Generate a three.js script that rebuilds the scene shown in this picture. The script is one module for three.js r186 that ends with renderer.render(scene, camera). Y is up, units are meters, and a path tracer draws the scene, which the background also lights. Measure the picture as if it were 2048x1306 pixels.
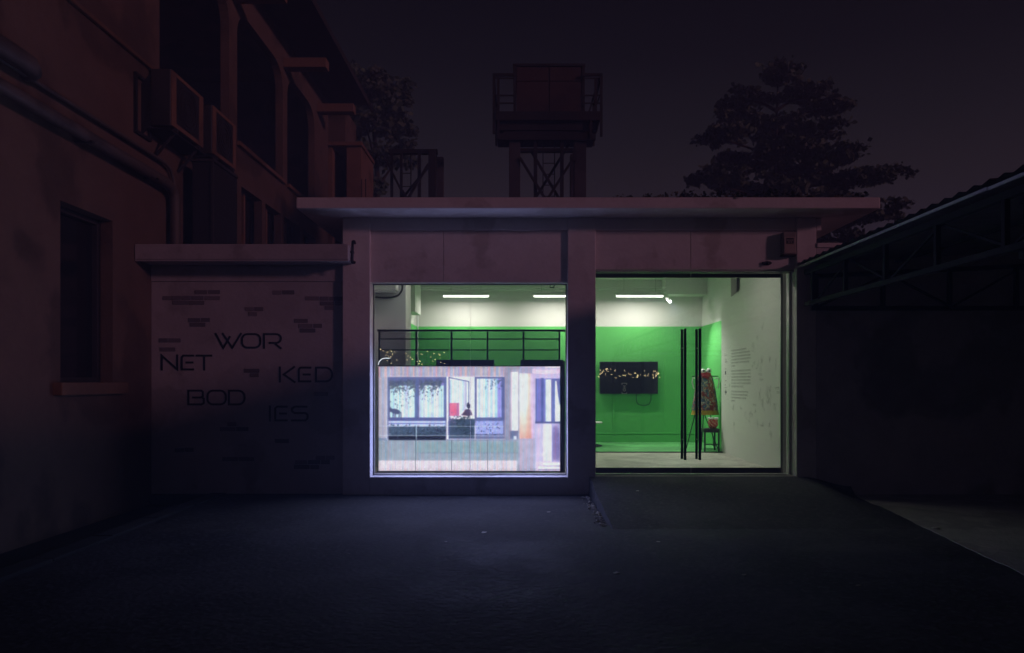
import * as THREE from 'three';
import { RoundedBoxGeometry } from 'three/addons/geometries/RoundedBoxGeometry.js';
import { mergeGeometries } from 'three/addons/utils/BufferGeometryUtils.js';
import { RectAreaLightUniformsLib } from 'three/addons/lights/RectAreaLightUniformsLib.js';

// ---------------------------------------------------------------- camera, sky, sun, large lights, exposure
// x to the east along the facade, y up, z towards the street; the column fronts of the gallery stand on z = 0.
RectAreaLightUniformsLib.init();
const scene = new THREE.Scene();
const camera = new THREE.PerspectiveCamera(47.62, 2048 / 1306, 0.05, 900);
camera.position.set(0, 1.5, 9.87);
camera.lookAt(0, 1.5, 0);
camera.setViewOffset(2048, 1306, -16, -112, 2048, 1306);   // rising lens: verticals stay upright

const renderer = new THREE.WebGLRenderer({ antialias: true });
renderer.toneMapping = THREE.LinearToneMapping;
renderer.toneMappingExposure = 1;
renderer.shadowMap.enabled = true;

// night sky: town glow near the horizon, dying out upwards
{
  const W = 256, H = 256, data = new Float32Array(W * H * 4);
  const stops = [[-90, 0.004, 0.0035, 0.004], [-1, 0.02, 0.016, 0.022], [1, 0.055, 0.044, 0.064], [5, 0.040, 0.031, 0.045], [10, 0.0265, 0.0195, 0.0275], [14, 0.0172, 0.0126, 0.0150], [18, 0.0092, 0.0076, 0.0094], [23, 0.0038, 0.0033, 0.0043], [29, 0.0012, 0.0011, 0.0016], [45, 0.0007, 0.0006, 0.0011], [90, 0.0004, 0.0004, 0.0007]];
  for (let r = 0; r < H; r++) {
    const el = ((r + 0.5) / H - 0.5) * 180;
    let k = 0; while (k < stops.length - 2 && el > stops[k + 1][0]) k++;
    const a = stops[k], b = stops[k + 1], t = Math.min(1, Math.max(0, (el - a[0]) / (b[0] - a[0])));
    for (let c = 0; c < W; c++) {
      const o = (r * W + c) * 4;
      for (let i = 0; i < 3; i++) data[o + i] = a[i + 1] + (b[i + 1] - a[i + 1]) * t;
      data[o + 3] = 1;
    }
  }
  const t = new THREE.DataTexture(data, W, H, THREE.RGBAFormat, THREE.FloatType);
  t.mapping = THREE.EquirectangularReflectionMapping; t.magFilter = THREE.LinearFilter; t.minFilter = THREE.LinearFilter; t.needsUpdate = true;
  scene.background = t; scene.environment = t;
}
// the low, reddish light of the town: from the street side, over the shed roof
const sun = new THREE.DirectionalLight(new THREE.Color().setRGB(1, 0.42, 0.58), 0.57);
sun.position.set(1.6 * 16, 0.35 * 16, 16);
sun.target.position.set(0, 0, 0);
sun.castShadow = true; sun.shadow.radius = 9; sun.shadow.mapSize.set(2048, 2048);
Object.assign(sun.shadow.camera, { left: -22, right: 22, top: 18, bottom: -12, near: 0.5, far: 80 });
scene.add(sun, sun.target);
// the light that the LED wall throws on the street (same size, just in front of its face)
const ledLight = new THREE.RectAreaLight(new THREE.Color().setRGB(0.40, 0.43, 1.0), 5.6, 2.507, 1.443);
ledLight.position.set(-0.7, 1.0, -0.325); ledLight.lookAt(-0.7, 1.0, 5); scene.add(ledLight);
// humid night air, thick enough to catch the light of the screen
scene.fog = new THREE.FogExp2(new THREE.Color().setRGB(0.30, 0.38, 0.60), 0.0125);

// ---------------------------------------------------------------- helpers
let seedState = 20240611;
const rnd = () => { seedState = (seedState + 0x6d2b79f5) | 0; let t = Math.imul(seedState ^ (seedState >>> 15), 1 | seedState); t = (t + Math.imul(t ^ (t >>> 7), 61 | t)) ^ t; return ((t ^ (t >>> 14)) >>> 0) / 4294967296; };
const rr = (a, b) => a + (b - a) * rnd();
const V = (x, y, z) => new THREE.Vector3(x, y, z);

// tileable fractal noise, values about 0..1
function fbm(N, base, octaves, seed) {
  const out = new Float32Array(N * N);
  let amp = 1, tot = 0, f = base;
  const h = (x, y, s) => { let n = Math.imul(x, 374761393) + Math.imul(y, 668265263) + Math.imul(s, 1442695041); n = Math.imul(n ^ (n >>> 13), 1274126177); return ((n ^ (n >>> 16)) >>> 0) / 4294967296; };
  for (let o = 0; o < octaves && f <= N; o++, amp *= 0.5, f *= 2) {
    tot += amp;
    for (let y = 0; y < N; y++) {
      const gy = (y / N) * f, y0 = Math.floor(gy), ty = gy - y0, sy = ty * ty * (3 - 2 * ty), ya = y0 % f, yb = (y0 + 1) % f;
      for (let x = 0; x < N; x++) {
        const gx = (x / N) * f, x0 = Math.floor(gx), tx = gx - x0, sx = tx * tx * (3 - 2 * tx), xa = x0 % f, xb = (x0 + 1) % f;
        const a = h(xa, ya, seed + o), b = h(xb, ya, seed + o), c = h(xa, yb, seed + o), d = h(xb, yb, seed + o);
        out[y * N + x] += amp * (a + (b - a) * sx + (c + (d - c) * sx - a - (b - a) * sx) * sy);
      }
    }
  }
  for (let i = 0; i < out.length; i++) out[i] /= tot;
  return out;
}
function tex(N, metres, fn, srgb = false) {
  const data = new Uint8Array(N * N * 4);
  for (let i = 0; i < N * N; i++) { const v = fn(i); for (let c = 0; c < 3; c++) data[i * 4 + c] = Math.max(0, Math.min(255, 255 * (Array.isArray(v) ? v[c] : v))); data[i * 4 + 3] = 255; }
  const t = new THREE.DataTexture(data, N, N); t.wrapS = t.wrapT = THREE.RepeatWrapping; t.magFilter = THREE.LinearFilter; t.minFilter = THREE.LinearFilter;
  t.repeat.set(1 / metres, 1 / metres); t.needsUpdate = true; if (srgb) t.colorSpace = THREE.SRGBColorSpace;
  return t;
}
const nCoarse = fbm(512, 4, 7, 11), nMid = fbm(512, 16, 5, 23), nFine = fbm(512, 96, 3, 37), nStain = fbm(512, 6, 6, 51), nB = fbm(512, 8, 6, 77);
const sm = (a, b, x) => { const t = Math.min(1, Math.max(0, (x - a) / (b - a))); return t * t * (3 - 2 * t); };
// old plaster: brushy grain, blotchy stains with their own outline
const plasterMap = tex(512, 3.1, (i) => { const s = sm(0.58, 0.66, nStain[i]), p = sm(0.6, 0.64, nB[i]); return [0.93 + 0.14 * (nMid[i] - 0.5) + 0.08 * (nFine[i] - 0.5) - 0.16 * s - 0.07 * p, 0.93 + 0.14 * (nMid[i] - 0.5) + 0.08 * (nFine[i] - 0.5) - 0.17 * s - 0.08 * p, 0.92 + 0.14 * (nMid[i] - 0.5) + 0.08 * (nFine[i] - 0.5) - 0.19 * s - 0.08 * p]; });
const plasterBump = tex(512, 3.1, (i) => 0.5 + 0.5 * (nMid[i] - 0.5) + 0.45 * (nFine[i] - 0.5));
const grimeMap = tex(512, 4.3, (i) => { const s = sm(0.47, 0.62, nStain[i]); return 0.92 - 0.34 * s + 0.3 * (nMid[i] - 0.5) + 0.12 * (nFine[i] - 0.5); });
const nA = fbm(1024, 5, 6, 91), nG = fbm(1024, 220, 2, 97), nS = fbm(1024, 12, 6, 103);
const asphaltMap = tex(1024, 6.7, (i) => { const s = sm(0.36, 0.68, nA[i]), w = sm(0.52, 0.64, nS[i]), g = nG[i] > 0.74 ? 0.35 : 0; return 0.68 + 0.55 * (nG[i] - 0.5) + 0.3 * (nS[i] - 0.5) - 0.24 * s + 0.14 * w + g; });
const asphaltRough = tex(1024, 6.7, (i) => 1 - 0.16 * sm(0.36, 0.7, nA[i]) + 0.15 * (nG[i] - 0.5));
const asphaltBump = tex(1024, 6.7, (i) => 0.5 + 0.9 * (nG[i] - 0.5) + 0.08 * (nS[i] - 0.5));
const concreteMap = tex(512, 2.9, (i) => { const s = sm(0.5, 0.58, nB[i]); return 0.85 + 0.35 * (nMid[i] - 0.5) + 0.18 * (nFine[i] - 0.5) - 0.2 * s; });
const concreteRough = tex(512, 2.3, (i) => 0.72 + 0.4 * (nCoarse[i] - 0.5) + 0.2 * (nFine[i] - 0.5));

function std(r, g, b, roughness = 0.85, extra = {}) { const { metal, ...e } = extra; return new THREE.MeshStandardMaterial({ color: new THREE.Color().setRGB(r, g, b), roughness, metalness: metal ?? 0, ...e }); }
const M = {
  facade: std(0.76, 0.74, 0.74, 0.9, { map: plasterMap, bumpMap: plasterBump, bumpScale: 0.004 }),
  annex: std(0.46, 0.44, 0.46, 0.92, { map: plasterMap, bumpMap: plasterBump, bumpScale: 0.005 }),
  oldWall: std(0.150, 0.100, 0.072, 0.93, { map: grimeMap, bumpMap: plasterBump, bumpScale: 0.006 }),
  oldTrim: std(0.24, 0.135, 0.080, 0.93, { map: grimeMap, bumpMap: plasterBump, bumpScale: 0.004 }),
  sideWall: std(0.55, 0.53, 0.55, 0.93, { map: grimeMap, bumpMap: plasterBump, bumpScale: 0.005 }),
  asphalt: new THREE.MeshPhysicalMaterial({ color: new THREE.Color().setRGB(0.080, 0.080, 0.088), roughness: 0.97, specularIntensity: 0.35, map: asphaltMap, roughnessMap: asphaltRough, bumpMap: asphaltBump, bumpScale: 0.003 }),
  rampMat: new THREE.MeshPhysicalMaterial({ color: new THREE.Color().setRGB(0.085, 0.082, 0.082), roughness: 0.97, specularIntensity: 0.3, map: asphaltMap, bumpMap: asphaltBump, bumpScale: 0.004 }),
  concrete: std(0.44, 0.42, 0.40, 0.9, { map: concreteMap, bumpMap: asphaltBump, bumpScale: 0.005 }),
  drain: std(0.022, 0.022, 0.022, 0.95, { map: concreteMap }),
  inWhite: std(0.74, 0.73, 0.70, 0.85, { map: tex(512, 3.7, (i) => 0.95 + 0.06 * (nMid[i] - 0.5) + 0.04 * (nFine[i] - 0.5)) }),
  inGrey: std(0.70, 0.73, 0.75, 0.85),
  green: std(0.12, 0.54, 0.13, 0.75, { map: tex(512, 3.3, (i) => 0.95 + 0.1 * (nMid[i] - 0.5) + 0.05 * (nFine[i] - 0.5)) }),
  greenFloor: std(0.16, 0.58, 0.18, 0.6, { map: concreteMap }),
  inFloor: std(0.66, 0.63, 0.55, 0.5, { map: concreteMap }),
  steel: std(0.35, 0.35, 0.36, 0.4, { metal: 0.3 }),
  satin: std(0.45, 0.45, 0.45, 0.35, { metal: 0.25 }),
  frameGrey: std(0.16, 0.16, 0.165, 0.6),
  darkMetal: std(0.010, 0.010, 0.011, 0.9),
  doorRail: std(0.10, 0.09, 0.09, 0.3, { metal: 0.8 }),
  black: std(0.012, 0.012, 0.013, 0.4),
  rust: std(0.034, 0.031, 0.032, 0.85, { map: grimeMap, bumpMap: plasterBump, bumpScale: 0.002 }),
  tankPaint: std(0.075, 0.045, 0.04, 0.8, { map: grimeMap, bumpMap: plasterBump, bumpScale: 0.003 }),
  acCase: std(0.05, 0.046, 0.044, 0.6, { map: grimeMap }),
  acDark: std(0.02, 0.02, 0.022, 0.7),
  pipe: std(0.11, 0.095, 0.085, 0.6, { map: grimeMap }),
  zinc: std(0.30, 0.30, 0.31, 0.5, { metal: 0.6, map: grimeMap }),
  trim: std(0.55, 0.55, 0.57, 0.5, { metal: 0.3 }),
  letter: std(0.012, 0.011, 0.013, 0.5),
  bark: std(0.06, 0.045, 0.035, 0.95, { map: grimeMap, bumpMap: plasterBump, bumpScale: 0.01 }),
  leaf: new THREE.MeshPhysicalMaterial({ color: 0xffffff, vertexColors: true, roughness: 0.75, side: THREE.DoubleSide }),
  glass: new THREE.MeshPhysicalMaterial({ color: new THREE.Color().setRGB(0.96, 0.985, 0.965), roughness: 0.0, transmission: 1, thickness: 0, ior: 1.5 }),
  tint: new THREE.MeshPhysicalMaterial({ color: new THREE.Color().setRGB(0.62, 0.62, 0.64), roughness: 0.05, transmission: 1, thickness: 0, ior: 1.2 }),
  darkGlass: std(0.01, 0.01, 0.012, 0.12),
  towerConcrete: std(0.085, 0.078, 0.08, 0.95, { map: grimeMap, bumpMap: plasterBump, bumpScale: 0.004 }),
  white: std(0.75, 0.75, 0.74, 0.5),
};

// uv in metres, from the geometry's own sides
function metric(g) {
  if (g.index) g = g.toNonIndexed();
  const p = g.attributes.position, n = g.attributes.normal, uv = new Float32Array(p.count * 2);
  for (let i = 0; i < p.count; i += 3) {
    let ax = 0, ay = 0, az = 0;
    for (let k = 0; k < 3; k++) { ax += Math.abs(n.getX(i + k)); ay += Math.abs(n.getY(i + k)); az += Math.abs(n.getZ(i + k)); }
    for (let k = i; k < i + 3; k++) {
      const x = p.getX(k), y = p.getY(k), z = p.getZ(k);
      if (az >= ax && az >= ay) { uv[k * 2] = x; uv[k * 2 + 1] = y; } else if (ax >= ay) { uv[k * 2] = z + 0.37; uv[k * 2 + 1] = y; } else { uv[k * 2] = x; uv[k * 2 + 1] = z + 0.71; }
    }
  }
  g.setAttribute('uv', new THREE.BufferAttribute(uv, 2));
  return g;
}
// box between two corners; r rounds its edges
function bx(x0, x1, y0, y1, z0, z1, r = 0) {
  const w = Math.abs(x1 - x0), h = Math.abs(y1 - y0), d = Math.abs(z1 - z0);
  const g = r ? new RoundedBoxGeometry(w, h, d, 2, Math.min(r, w / 2.05, h / 2.05, d / 2.05)) : new THREE.BoxGeometry(w, h, d);
  g.translate((x0 + x1) / 2, (y0 + y1) / 2, (z0 + z1) / 2);
  return metric(g);
}
// straight bar between two points: square (n = 4) or round
function bar(a, b, w, h = w, n = 4) {
  const dir = b.clone().sub(a), L = dir.length();
  let g;
  if (n === 4) { g = new THREE.BoxGeometry(w, L, h); } else g = new THREE.CylinderGeometry(w, h, L, n, 1);
  g.applyQuaternion(new THREE.Quaternion().setFromUnitVectors(V(0, 1, 0), dir.normalize()));
  g.translate((a.x + b.x) / 2, (a.y + b.y) / 2, (a.z + b.z) / 2);
  return metric(g);
}
function tube(pts, r, seg = 40, rad = 10) { return metric(new THREE.TubeGeometry(new THREE.CatmullRomCurve3(pts, false, 'catmullrom', 0.15), seg, r, rad)); }
const merge = (list) => mergeGeometries(list.map((g) => { const q = g.index ? g.toNonIndexed() : g; for (const k of Object.keys(q.attributes)) if (!['position', 'normal', 'uv'].includes(k)) q.deleteAttribute(k); return q; }));

const taken = new Map();
function numbered(name) { const n = taken.get(name) ?? 0; taken.set(name, n + 1); return n ? name + '_' + String(n).padStart(3, '0') : name; }
function thing(name, label, category, base = [0, 0, 0], group) {
  const o = new THREE.Group(); o.name = numbered(name); o.position.set(...base); o.userData = { label, category }; if (group) o.userData.group = group; o.userData.base = undefined;
  delete o.userData.base; scene.add(o); return o;
}
const offset = (p) => { let x = 0, y = 0, z = 0; for (let o = p; o && o !== scene; o = o.parent) { x += o.position.x; y += o.position.y; z += o.position.z; } return [x, y, z]; };
// a named mesh from geometry in place coordinates, under parent
function part(name, geo, material, parent, label) {
  const g = Array.isArray(geo) ? merge(geo) : geo, [x, y, z] = offset(parent);
  g.translate(-x, -y, -z);
  const m = new THREE.Mesh(g, material); m.name = name; m.castShadow = m.receiveShadow = true; if (label) m.userData.label = label;
  parent.add(m); return m;
}
// a named mesh of a shared geometry, put at a place
function put(name, geo, material, parent, x, y, z, ry = 0) {
  const [ox, oy, oz] = offset(parent), m = new THREE.Mesh(geo, material);
  m.name = name; m.position.set(x - ox, y - oy, z - oz); m.rotation.y = ry; m.castShadow = m.receiveShadow = true; parent.add(m); return m;
}
function solo(name, geo, material, label, category, group) {
  const g = Array.isArray(geo) ? merge(geo) : geo, m = new THREE.Mesh(g, material);
  g.computeBoundingBox(); const b = g.boundingBox, c = V((b.min.x + b.max.x) / 2, b.min.y, (b.min.z + b.max.z) / 2);
  g.translate(-c.x, -c.y, -c.z); m.position.copy(c); m.name = numbered(name); m.castShadow = m.receiveShadow = true; m.userData = { label, category }; if (group) m.userData.group = group;
  scene.add(m); return m;
}
function structure(name, geo, material, label) {
  const m = new THREE.Mesh(Array.isArray(geo) ? merge(geo) : geo, material); m.name = name; m.castShadow = m.receiveShadow = true; m.userData = { kind: 'structure', label, category: 'ground' }; scene.add(m); return m;
}

// ---------------------------------------------------------------- ground
{
  const s = new THREE.Shape(); s.moveTo(-300, -300); s.lineTo(300, -300); s.lineTo(300, 300); s.lineTo(-300, 300); s.closePath();
  const h = new THREE.Path(); h.moveTo(-4.97, -0.05); h.lineTo(-4.15, -0.05); h.lineTo(-4.05, 13); h.lineTo(-4.97, 13); h.closePath(); s.holes.push(h);
  const g = new THREE.ShapeGeometry(s); g.applyMatrix4(new THREE.Matrix4().makeRotationX(Math.PI / 2));   // (x, y) -> (x, z)
  const ix = g.index; for (let i = 0; i < ix.count; i += 3) { const a = ix.getX(i); ix.setX(i, ix.getX(i + 2)); ix.setX(i + 2, a); }
  g.computeVertexNormals();
  structure('ground', metric(g), M.asphalt, 'dark worn asphalt yard in front of the gallery');
  structure('drain_channel', [bx(-4.97, -4.02, -0.2, -0.14, -0.05, 13), bx(-4.15, -4.02, -0.14, -0.01, -0.05, 13), bx(-4.97, -4.02, -0.2, -0.005, -0.3, -0.049)], M.drain, 'dark sunken drain along the old building');
  // kerb stones beside the drain
  const kerb = new THREE.Group(); kerb.name = 'kerb'; kerb.userData = { kind: 'structure', label: 'low concrete kerb stones along the drain', category: 'kerb' }; scene.add(kerb);
  for (let k = 0; k < 14; k++) { const z = -0.04 + k * 0.93, sh = k * 0.008; part('kerb_stone', bx(-4.14 + sh, -3.94 + sh + rr(-0.01, 0.01), -0.1, 0.03 + rr(-0.006, 0.006), z, z + 0.92, 0.015), M.drain, kerb); }
}
// ramp up to the glass doors
{
  const nx = 46, nz = 40, x0 = 0.93, x1 = 4.42, z1 = 2.7, pos = [], idx = [];
  const hgt = (x, z) => (0.243 * (1 - z / 2.3) + 0.016 * (fbmAt(x, z) - 0.5) * sm(0, 0.5, z)) * (1 - sm(3.75, 4.42, x) * sm(0, 0.4, z + 0.2)) - 0.012 * sm(3.9, 4.42, x);
  function fbmAt(x, z) { return nCoarse[(((z * 150) | 0) & 511) * 512 + (((x * 150) | 0) & 511)]; }
  const edge = (z) => x0 + 0.03 * (nMid[(((z * 190) | 0) & 511) * 512 + 40] - 0.5) + 0.02 * sm(1.2, 2.2, z);
  for (let j = 0; j <= nz; j++) for (let i = 0; i <= nx; i++) {
    const z = -0.05 + (z1 + 0.05) * (j / nz), x = edge(z) + (x1 - edge(z)) * (i / nx);
    pos.push(x, hgt(x, z), z);
  }
  const W = nx + 1;
  for (let j = 0; j < nz; j++) for (let i = 0; i < nx; i++) { const a = j * W + i; idx.push(a, a + W, a + 1, a + 1, a + W, a + W + 1); }
  for (const i of [0, nx]) {                                                    // side faces down into the ground
    const b = pos.length / 3;
    for (let j = 0; j <= nz; j++) { const a = (j * W + i) * 3; pos.push(pos[a], pos[a + 1], pos[a + 2], pos[a] + (i ? 0.02 : -0.035) * rr(0.2, 1), -0.03, pos[a + 2]); }
    for (let j = 0; j < nz; j++) { const a = b + j * 2; i ? idx.push(a, a + 2, a + 1, a + 1, a + 2, a + 3) : idx.push(a, a + 1, a + 2, a + 1, a + 3, a + 2); }
  }
  const g = new THREE.BufferGeometry(); g.setAttribute('position', new THREE.Float32BufferAttribute(pos, 3)); g.setIndex(idx); g.computeVertexNormals();
  structure('ramp', metric(g), M.asphalt, 'worn concrete ramp rising to the glass doors');
}
{
  const gs = [];
  for (let k = 0; k < 90; k++) { const z = rr(0.15, 2.2), q = rr(0.006, 0.022), g = new THREE.IcosahedronGeometry(q, 0); g.scale(rr(0.8, 1.4), rr(0.5, 0.9), rr(0.8, 1.4)); g.rotateY(rr(0, 6)); g.translate(0.90 - Math.abs(rr(-1, 1) * rr(0, 0.12)), q * 0.3, z); gs.push(metric(g)); }
  const m = new THREE.Mesh(merge(gs), M.concrete); m.name = 'rubble'; m.castShadow = m.receiveShadow = true; m.userData = { kind: 'stuff', label: 'crumbled concrete grit along the broken edge of the ramp', category: 'rubble' }; scene.add(m);
}
// paler concrete floor under the shed
{
  const pts = [[4.42, 0.0], [4.36, 0.9], [4.24, 1.8], [4.13, 2.6], [4.02, 3.4], [3.93, 4.1], [3.8, 5.3], [3.66, 6.6], [3.5, 8], [3.3, 10], [3.3, 20], [8.4, 20], [8.4, 0]];
  const s = new THREE.Shape();
  pts.forEach(([x, z], i) => { if (!i) return s.moveTo(x, z); const [px, pz] = pts[i - 1]; if (i < 10) for (let k = 1; k <= 7; k++) s.lineTo(px + (x - px) * k / 7 + rr(-0.012, 0.012), pz + (z - pz) * k / 7); else s.lineTo(x, z); });
  const g = new THREE.ExtrudeGeometry(s, { depth: 0.03, bevelEnabled: false }); g.rotateX(Math.PI / 2); g.translate(0, 0.006, 0);
  structure('pavement', metric(g), M.concrete, 'pale concrete floor slab under the shed roof');
}

// ---------------------------------------------------------------- gallery building
const gal = thing('gallery_building', 'low flat-roofed gallery with lit shop window and glass doors', 'building', [0.8, 0, -2.8]);
const R1 = 0.012;
part('column', bx(-2.37, -2.0, 0, 3.7, -0.3, 0, R1), M.facade, gal);
part('column', bx(0.635, 1.01, 0, 3.7, -0.3, 0, R1), M.facade, gal);
part('column', bx(3.69, 3.955, 0, 3.7, -0.3, 0.0, R1), M.facade, gal);
part('column_cap', bx(3.955, 4.02, 3.53, 3.69, -0.3, 0.0, 0.006), M.facade, gal);
part('lintel_beam', bx(-2.0, 0.635, 3.535, 3.7, -0.3, -0.022, 0.008), M.facade, gal);
part('lintel_beam', bx(1.01, 3.69, 3.535, 3.7, -0.3, -0.022, 0.008), M.facade, gal);
part('wall_panel', bx(-2.0, -1.032, 2.84, 3.535, -0.3, -0.06, 0.005), M.facade, gal);
part('wall_panel', bx(-1.026, 0.635, 2.84, 3.535, -0.3, -0.06, 0.005), M.facade, gal);
part('wall_panel', bx(1.01, 2.287, 3.02, 3.535, -0.3, -0.06, 0.005), M.facade, gal);
part('wall_panel', bx(2.293, 3.69, 3.02, 3.535, -0.3, -0.06, 0.005), M.facade, gal);
part('sill_wall', bx(-2.0, 0.635, 0, 0.238, -0.3, -0.004, 0.006), M.facade, gal);
// flat roof with a deep eave
part('roof', bx(-2.835, 4.56, 3.7, 3.845, -6.0, 0.515, 0.018), M.facade, gal);
// shell of the room
part('side_wall', bx(-2.37, -2.16, 0, 3.7, -5.7, -0.3), M.inWhite, gal);
part('side_wall', bx(3.79, 3.955, 0, 3.7, -5.7, -0.3), M.inWhite, gal);
part('back_wall', bx(-2.37, 3.955, 0, 3.7, -5.9, -5.7), M.inWhite, gal);
part('back_wall', bx(-2.16, 3.79, 0.25, 3.7, -5.7, -5.54), M.inWhite, gal, 'white upper part of the rear wall');
part('ceiling', bx(-2.16, 3.79, 3.64, 3.698, -5.54, -0.3), M.inWhite, gal);
part('floor', bx(-2.16, 3.79, 0, 0.25, -5.54, -0.3), M.inFloor, gal);
part('threshold', bx(1.012, 3.688, 0, 0.248, -0.298, -0.01, 0.006), M.concrete, gal);
// chroma green paint: rear wall, return wall and floor strip
part('green_wall', bx(-2.155, 3.785, 0.254, 2.665, -5.54, -5.53), M.green, gal, 'bright green painted lower rear wall');
part('green_wall', bx(3.78, 3.788, 0.254, 2.665, -5.528, -3.6), M.green, gal);
part('green_wall', bx(-2.158, -2.15, 0.254, 2.665, -5.528, -1.64), M.green, gal);
part('green_floor', bx(-2.148, 3.778, 0.251, 0.262, -5.528, -3.33), M.greenFloor, gal);
part('floor_edge', bx(-2.148, 3.778, 0.251, 0.268, -3.33, -3.312), M.black, gal);  // black strip paints in the shading of the raised floor edge
part('skirting', bx(-2.148, 3.778, 0.262, 0.40, -5.528, -5.505, 0.004), M.green, gal);
part('skirting', bx(-2.148, 3.778, 0.43, 0.452, -5.528, -5.512, 0.004), M.green, gal);
// pier and beam stub in the far corner
part('stub_wall', bx(-2.158, -1.695, 0.25, 3.64, -1.63, -1.13, 0.008), M.inWhite, gal);
part('stub_wall_face', bx(-2.157, -1.70, 0.25, 3.638, -1.129, -1.12), M.inGrey, gal);
part('ceiling_beam', bx(-2.15, -1.98, 2.84, 3.638, -4.9, -4.1, 0.01), M.inWhite, gal);
part('ceiling_beam', bx(2.95, 3.785, 3.28, 3.638, -5.53, -5.1, 0.01), M.inWhite, gal);
// text wall just inside the doors (notched at the top for the cable run)
{
  const s = new THREE.Shape();
  for (const [i, p] of [[0.34, 0.25], [3.43, 0.25], [3.43, 3.64], [2.83, 3.64], [2.83, 2.97], [2.3, 3.02], [2.3, 3.64], [0.34, 3.64]].entries()) i ? s.lineTo(...p) : s.moveTo(...p);
  const g = new THREE.ExtrudeGeometry(s, { depth: 0.1, bevelEnabled: false }); g.rotateY(Math.PI / 2); g.translate(3.62, 0, 0);
  const pw = part('partition_wall', metric(g), M.inWhite, gal, 'white partition with printed wall text');
  part('cable_duct', bx(3.735, 3.775, 2.9, 3.6, -2.62, -2.56), M.black, gal);
  part('cable_duct', bx(3.735, 3.775, 2.9, 3.6, -2.45, -2.41), M.black, gal);
  // printed text and pencil doodles, thin grey on the white wall
  const W = 1024, H = 768, c = document.createElement('canvas'); c.width = W; c.height = H; const x = c.getContext('2d');
  x.fillStyle = 'rgb(221,220,215)'; x.fillRect(0, 0, W, H);
  // canvas: u from far end (s = 3.40) to near end (s = 0.36); v from 2.95 down to 0.67
  const U = (s) => (3.40 - s) / 3.04 * W, Y = (y) => (2.95 - y) / 2.28 * H;
  const glyphLine = (s0, s1, y, size, ink) => { for (let s = s0; s > s1; s -= size * rr(0.55, 0.85)) { x.fillStyle = `rgba(40,42,40,${ink * rr(0.75, 1)})`; const w = size * rr(0.3, 0.5), h = size * rr(0.6, 0.9); x.fillRect(U(s), Y(y + h / 2), w / 3.04 * W, h / 2.28 * H * 0.35); x.fillRect(U(s) + (rnd() < 0.5 ? 0 : w / 3.04 * W * 0.7), Y(y + h / 2), 1.6, h / 2.28 * H); if (rnd() < 0.6) x.fillRect(U(s), Y(y - h / 3), w / 3.04 * W, 1.6); } };
  let yy = 2.04;
  for (const len of [0.85, 1, 1.05, 1.03, 1, 0.2, -1, 1.05, 1.06, 1.05, 1.05, 1.06, 0.68, -1, 0.93, 0.9, 0.82, 0.22]) { if (len < 0) { yy -= 0.035; continue; } glyphLine(2.79, 2.79 - len, yy, 0.034, 0.8); yy -= 0.052; }
  for (const [y, w, sz] of [[1.98, 0.13, 0.02], [1.9, 0.1, 0.03], [1.86, 0.16, 0.03], [1.74, 0.1, 0.02], [1.53, 0.12, 0.02], [1.46, 0.05, 0.03], [1.41, 0.12, 0.02]]) glyphLine(3.19, 3.19 - w, y, sz, 0.75);
  x.fillStyle = 'rgba(40,42,40,.8)'; x.fillRect(U(3.19), Y(1.70), 0.08 / 3.04 * W, 0.06 / 2.28 * H);
  x.fillRect(U(3.2), Y(1.345), 0.13 / 3.04 * W, 0.03 / 2.28 * H); x.fillRect(U(3.155), Y(1.375), 0.04 / 3.04 * W, 0.09 / 2.28 * H);
  x.lineWidth = 1.3; x.strokeStyle = 'rgba(70,75,68,.55)';
  for (let k = 0; k < 46; k++) {
    const s = rr(0.45, 2.9), y = rnd() < 0.65 ? rr(0.7, 1.9) : rr(0.7, 2.4), z = rr(0.04, 0.13);
    if (s > 1.65 && s < 2.85 && y > 1.1) continue;
    x.beginPath(); x.moveTo(U(s), Y(y));
    const n = 4 + (rnd() * 7 | 0); for (let i = 0; i < n; i++) x.quadraticCurveTo(U(s + rr(-z, z)), Y(y + rr(-z, z)), U(s + rr(-z, z)), Y(y + rr(-z, z)));
    x.stroke();
  }
  for (const [s, y] of [[1.35, 1.62], [1.3, 1.54], [0.62, 1.42], [0.55, 1.36], [1.62, 1.15], [1.3, 0.85]]) glyphLine(s, s - 0.16, y, 0.04, 0.5);
  const t = new THREE.CanvasTexture(c); t.colorSpace = THREE.SRGBColorSpace; t.magFilter = THREE.LinearFilter;
  const pg = new THREE.PlaneGeometry(3.04, 2.28); pg.rotateY(-Math.PI / 2); pg.translate(3.6165, (2.95 + 0.67) / 2, -(3.40 + 0.36) / 2);
  part('wall_text', pg, new THREE.MeshStandardMaterial({ map: t, roughness: 0.85 }), pw, 'small grey printed text and pencil doodles');
}
// shop window
{
  const w = part('shop_window', [bx(-1.998, -1.985, 0.242, 2.838, -0.22, -0.19), bx(0.620, 0.633, 0.242, 2.838, -0.22, -0.19), bx(-1.985, 0.620, 0.242, 0.252, -0.22, -0.19), bx(-1.985, 0.620, 2.826, 2.838, -0.22, -0.19)], M.frameGrey, gal, 'slim framed shop window in two panes');
  part('pane', bx(-1.984, -0.679, 0.253, 2.825, -0.206, -0.2), M.glass, w);
  part('pane', bx(-0.675, 0.619, 0.253, 2.825, -0.206, -0.2), M.glass, w);
  part('pane_joint', bx(-0.6788, -0.6752, 0.253, 2.825, -0.208, -0.198), M.satin, w);
}
part('head_trim', bx(1.03, 3.67, 2.985, 3.012, -0.075, -0.03, 0.003), M.satin, gal);
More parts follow.
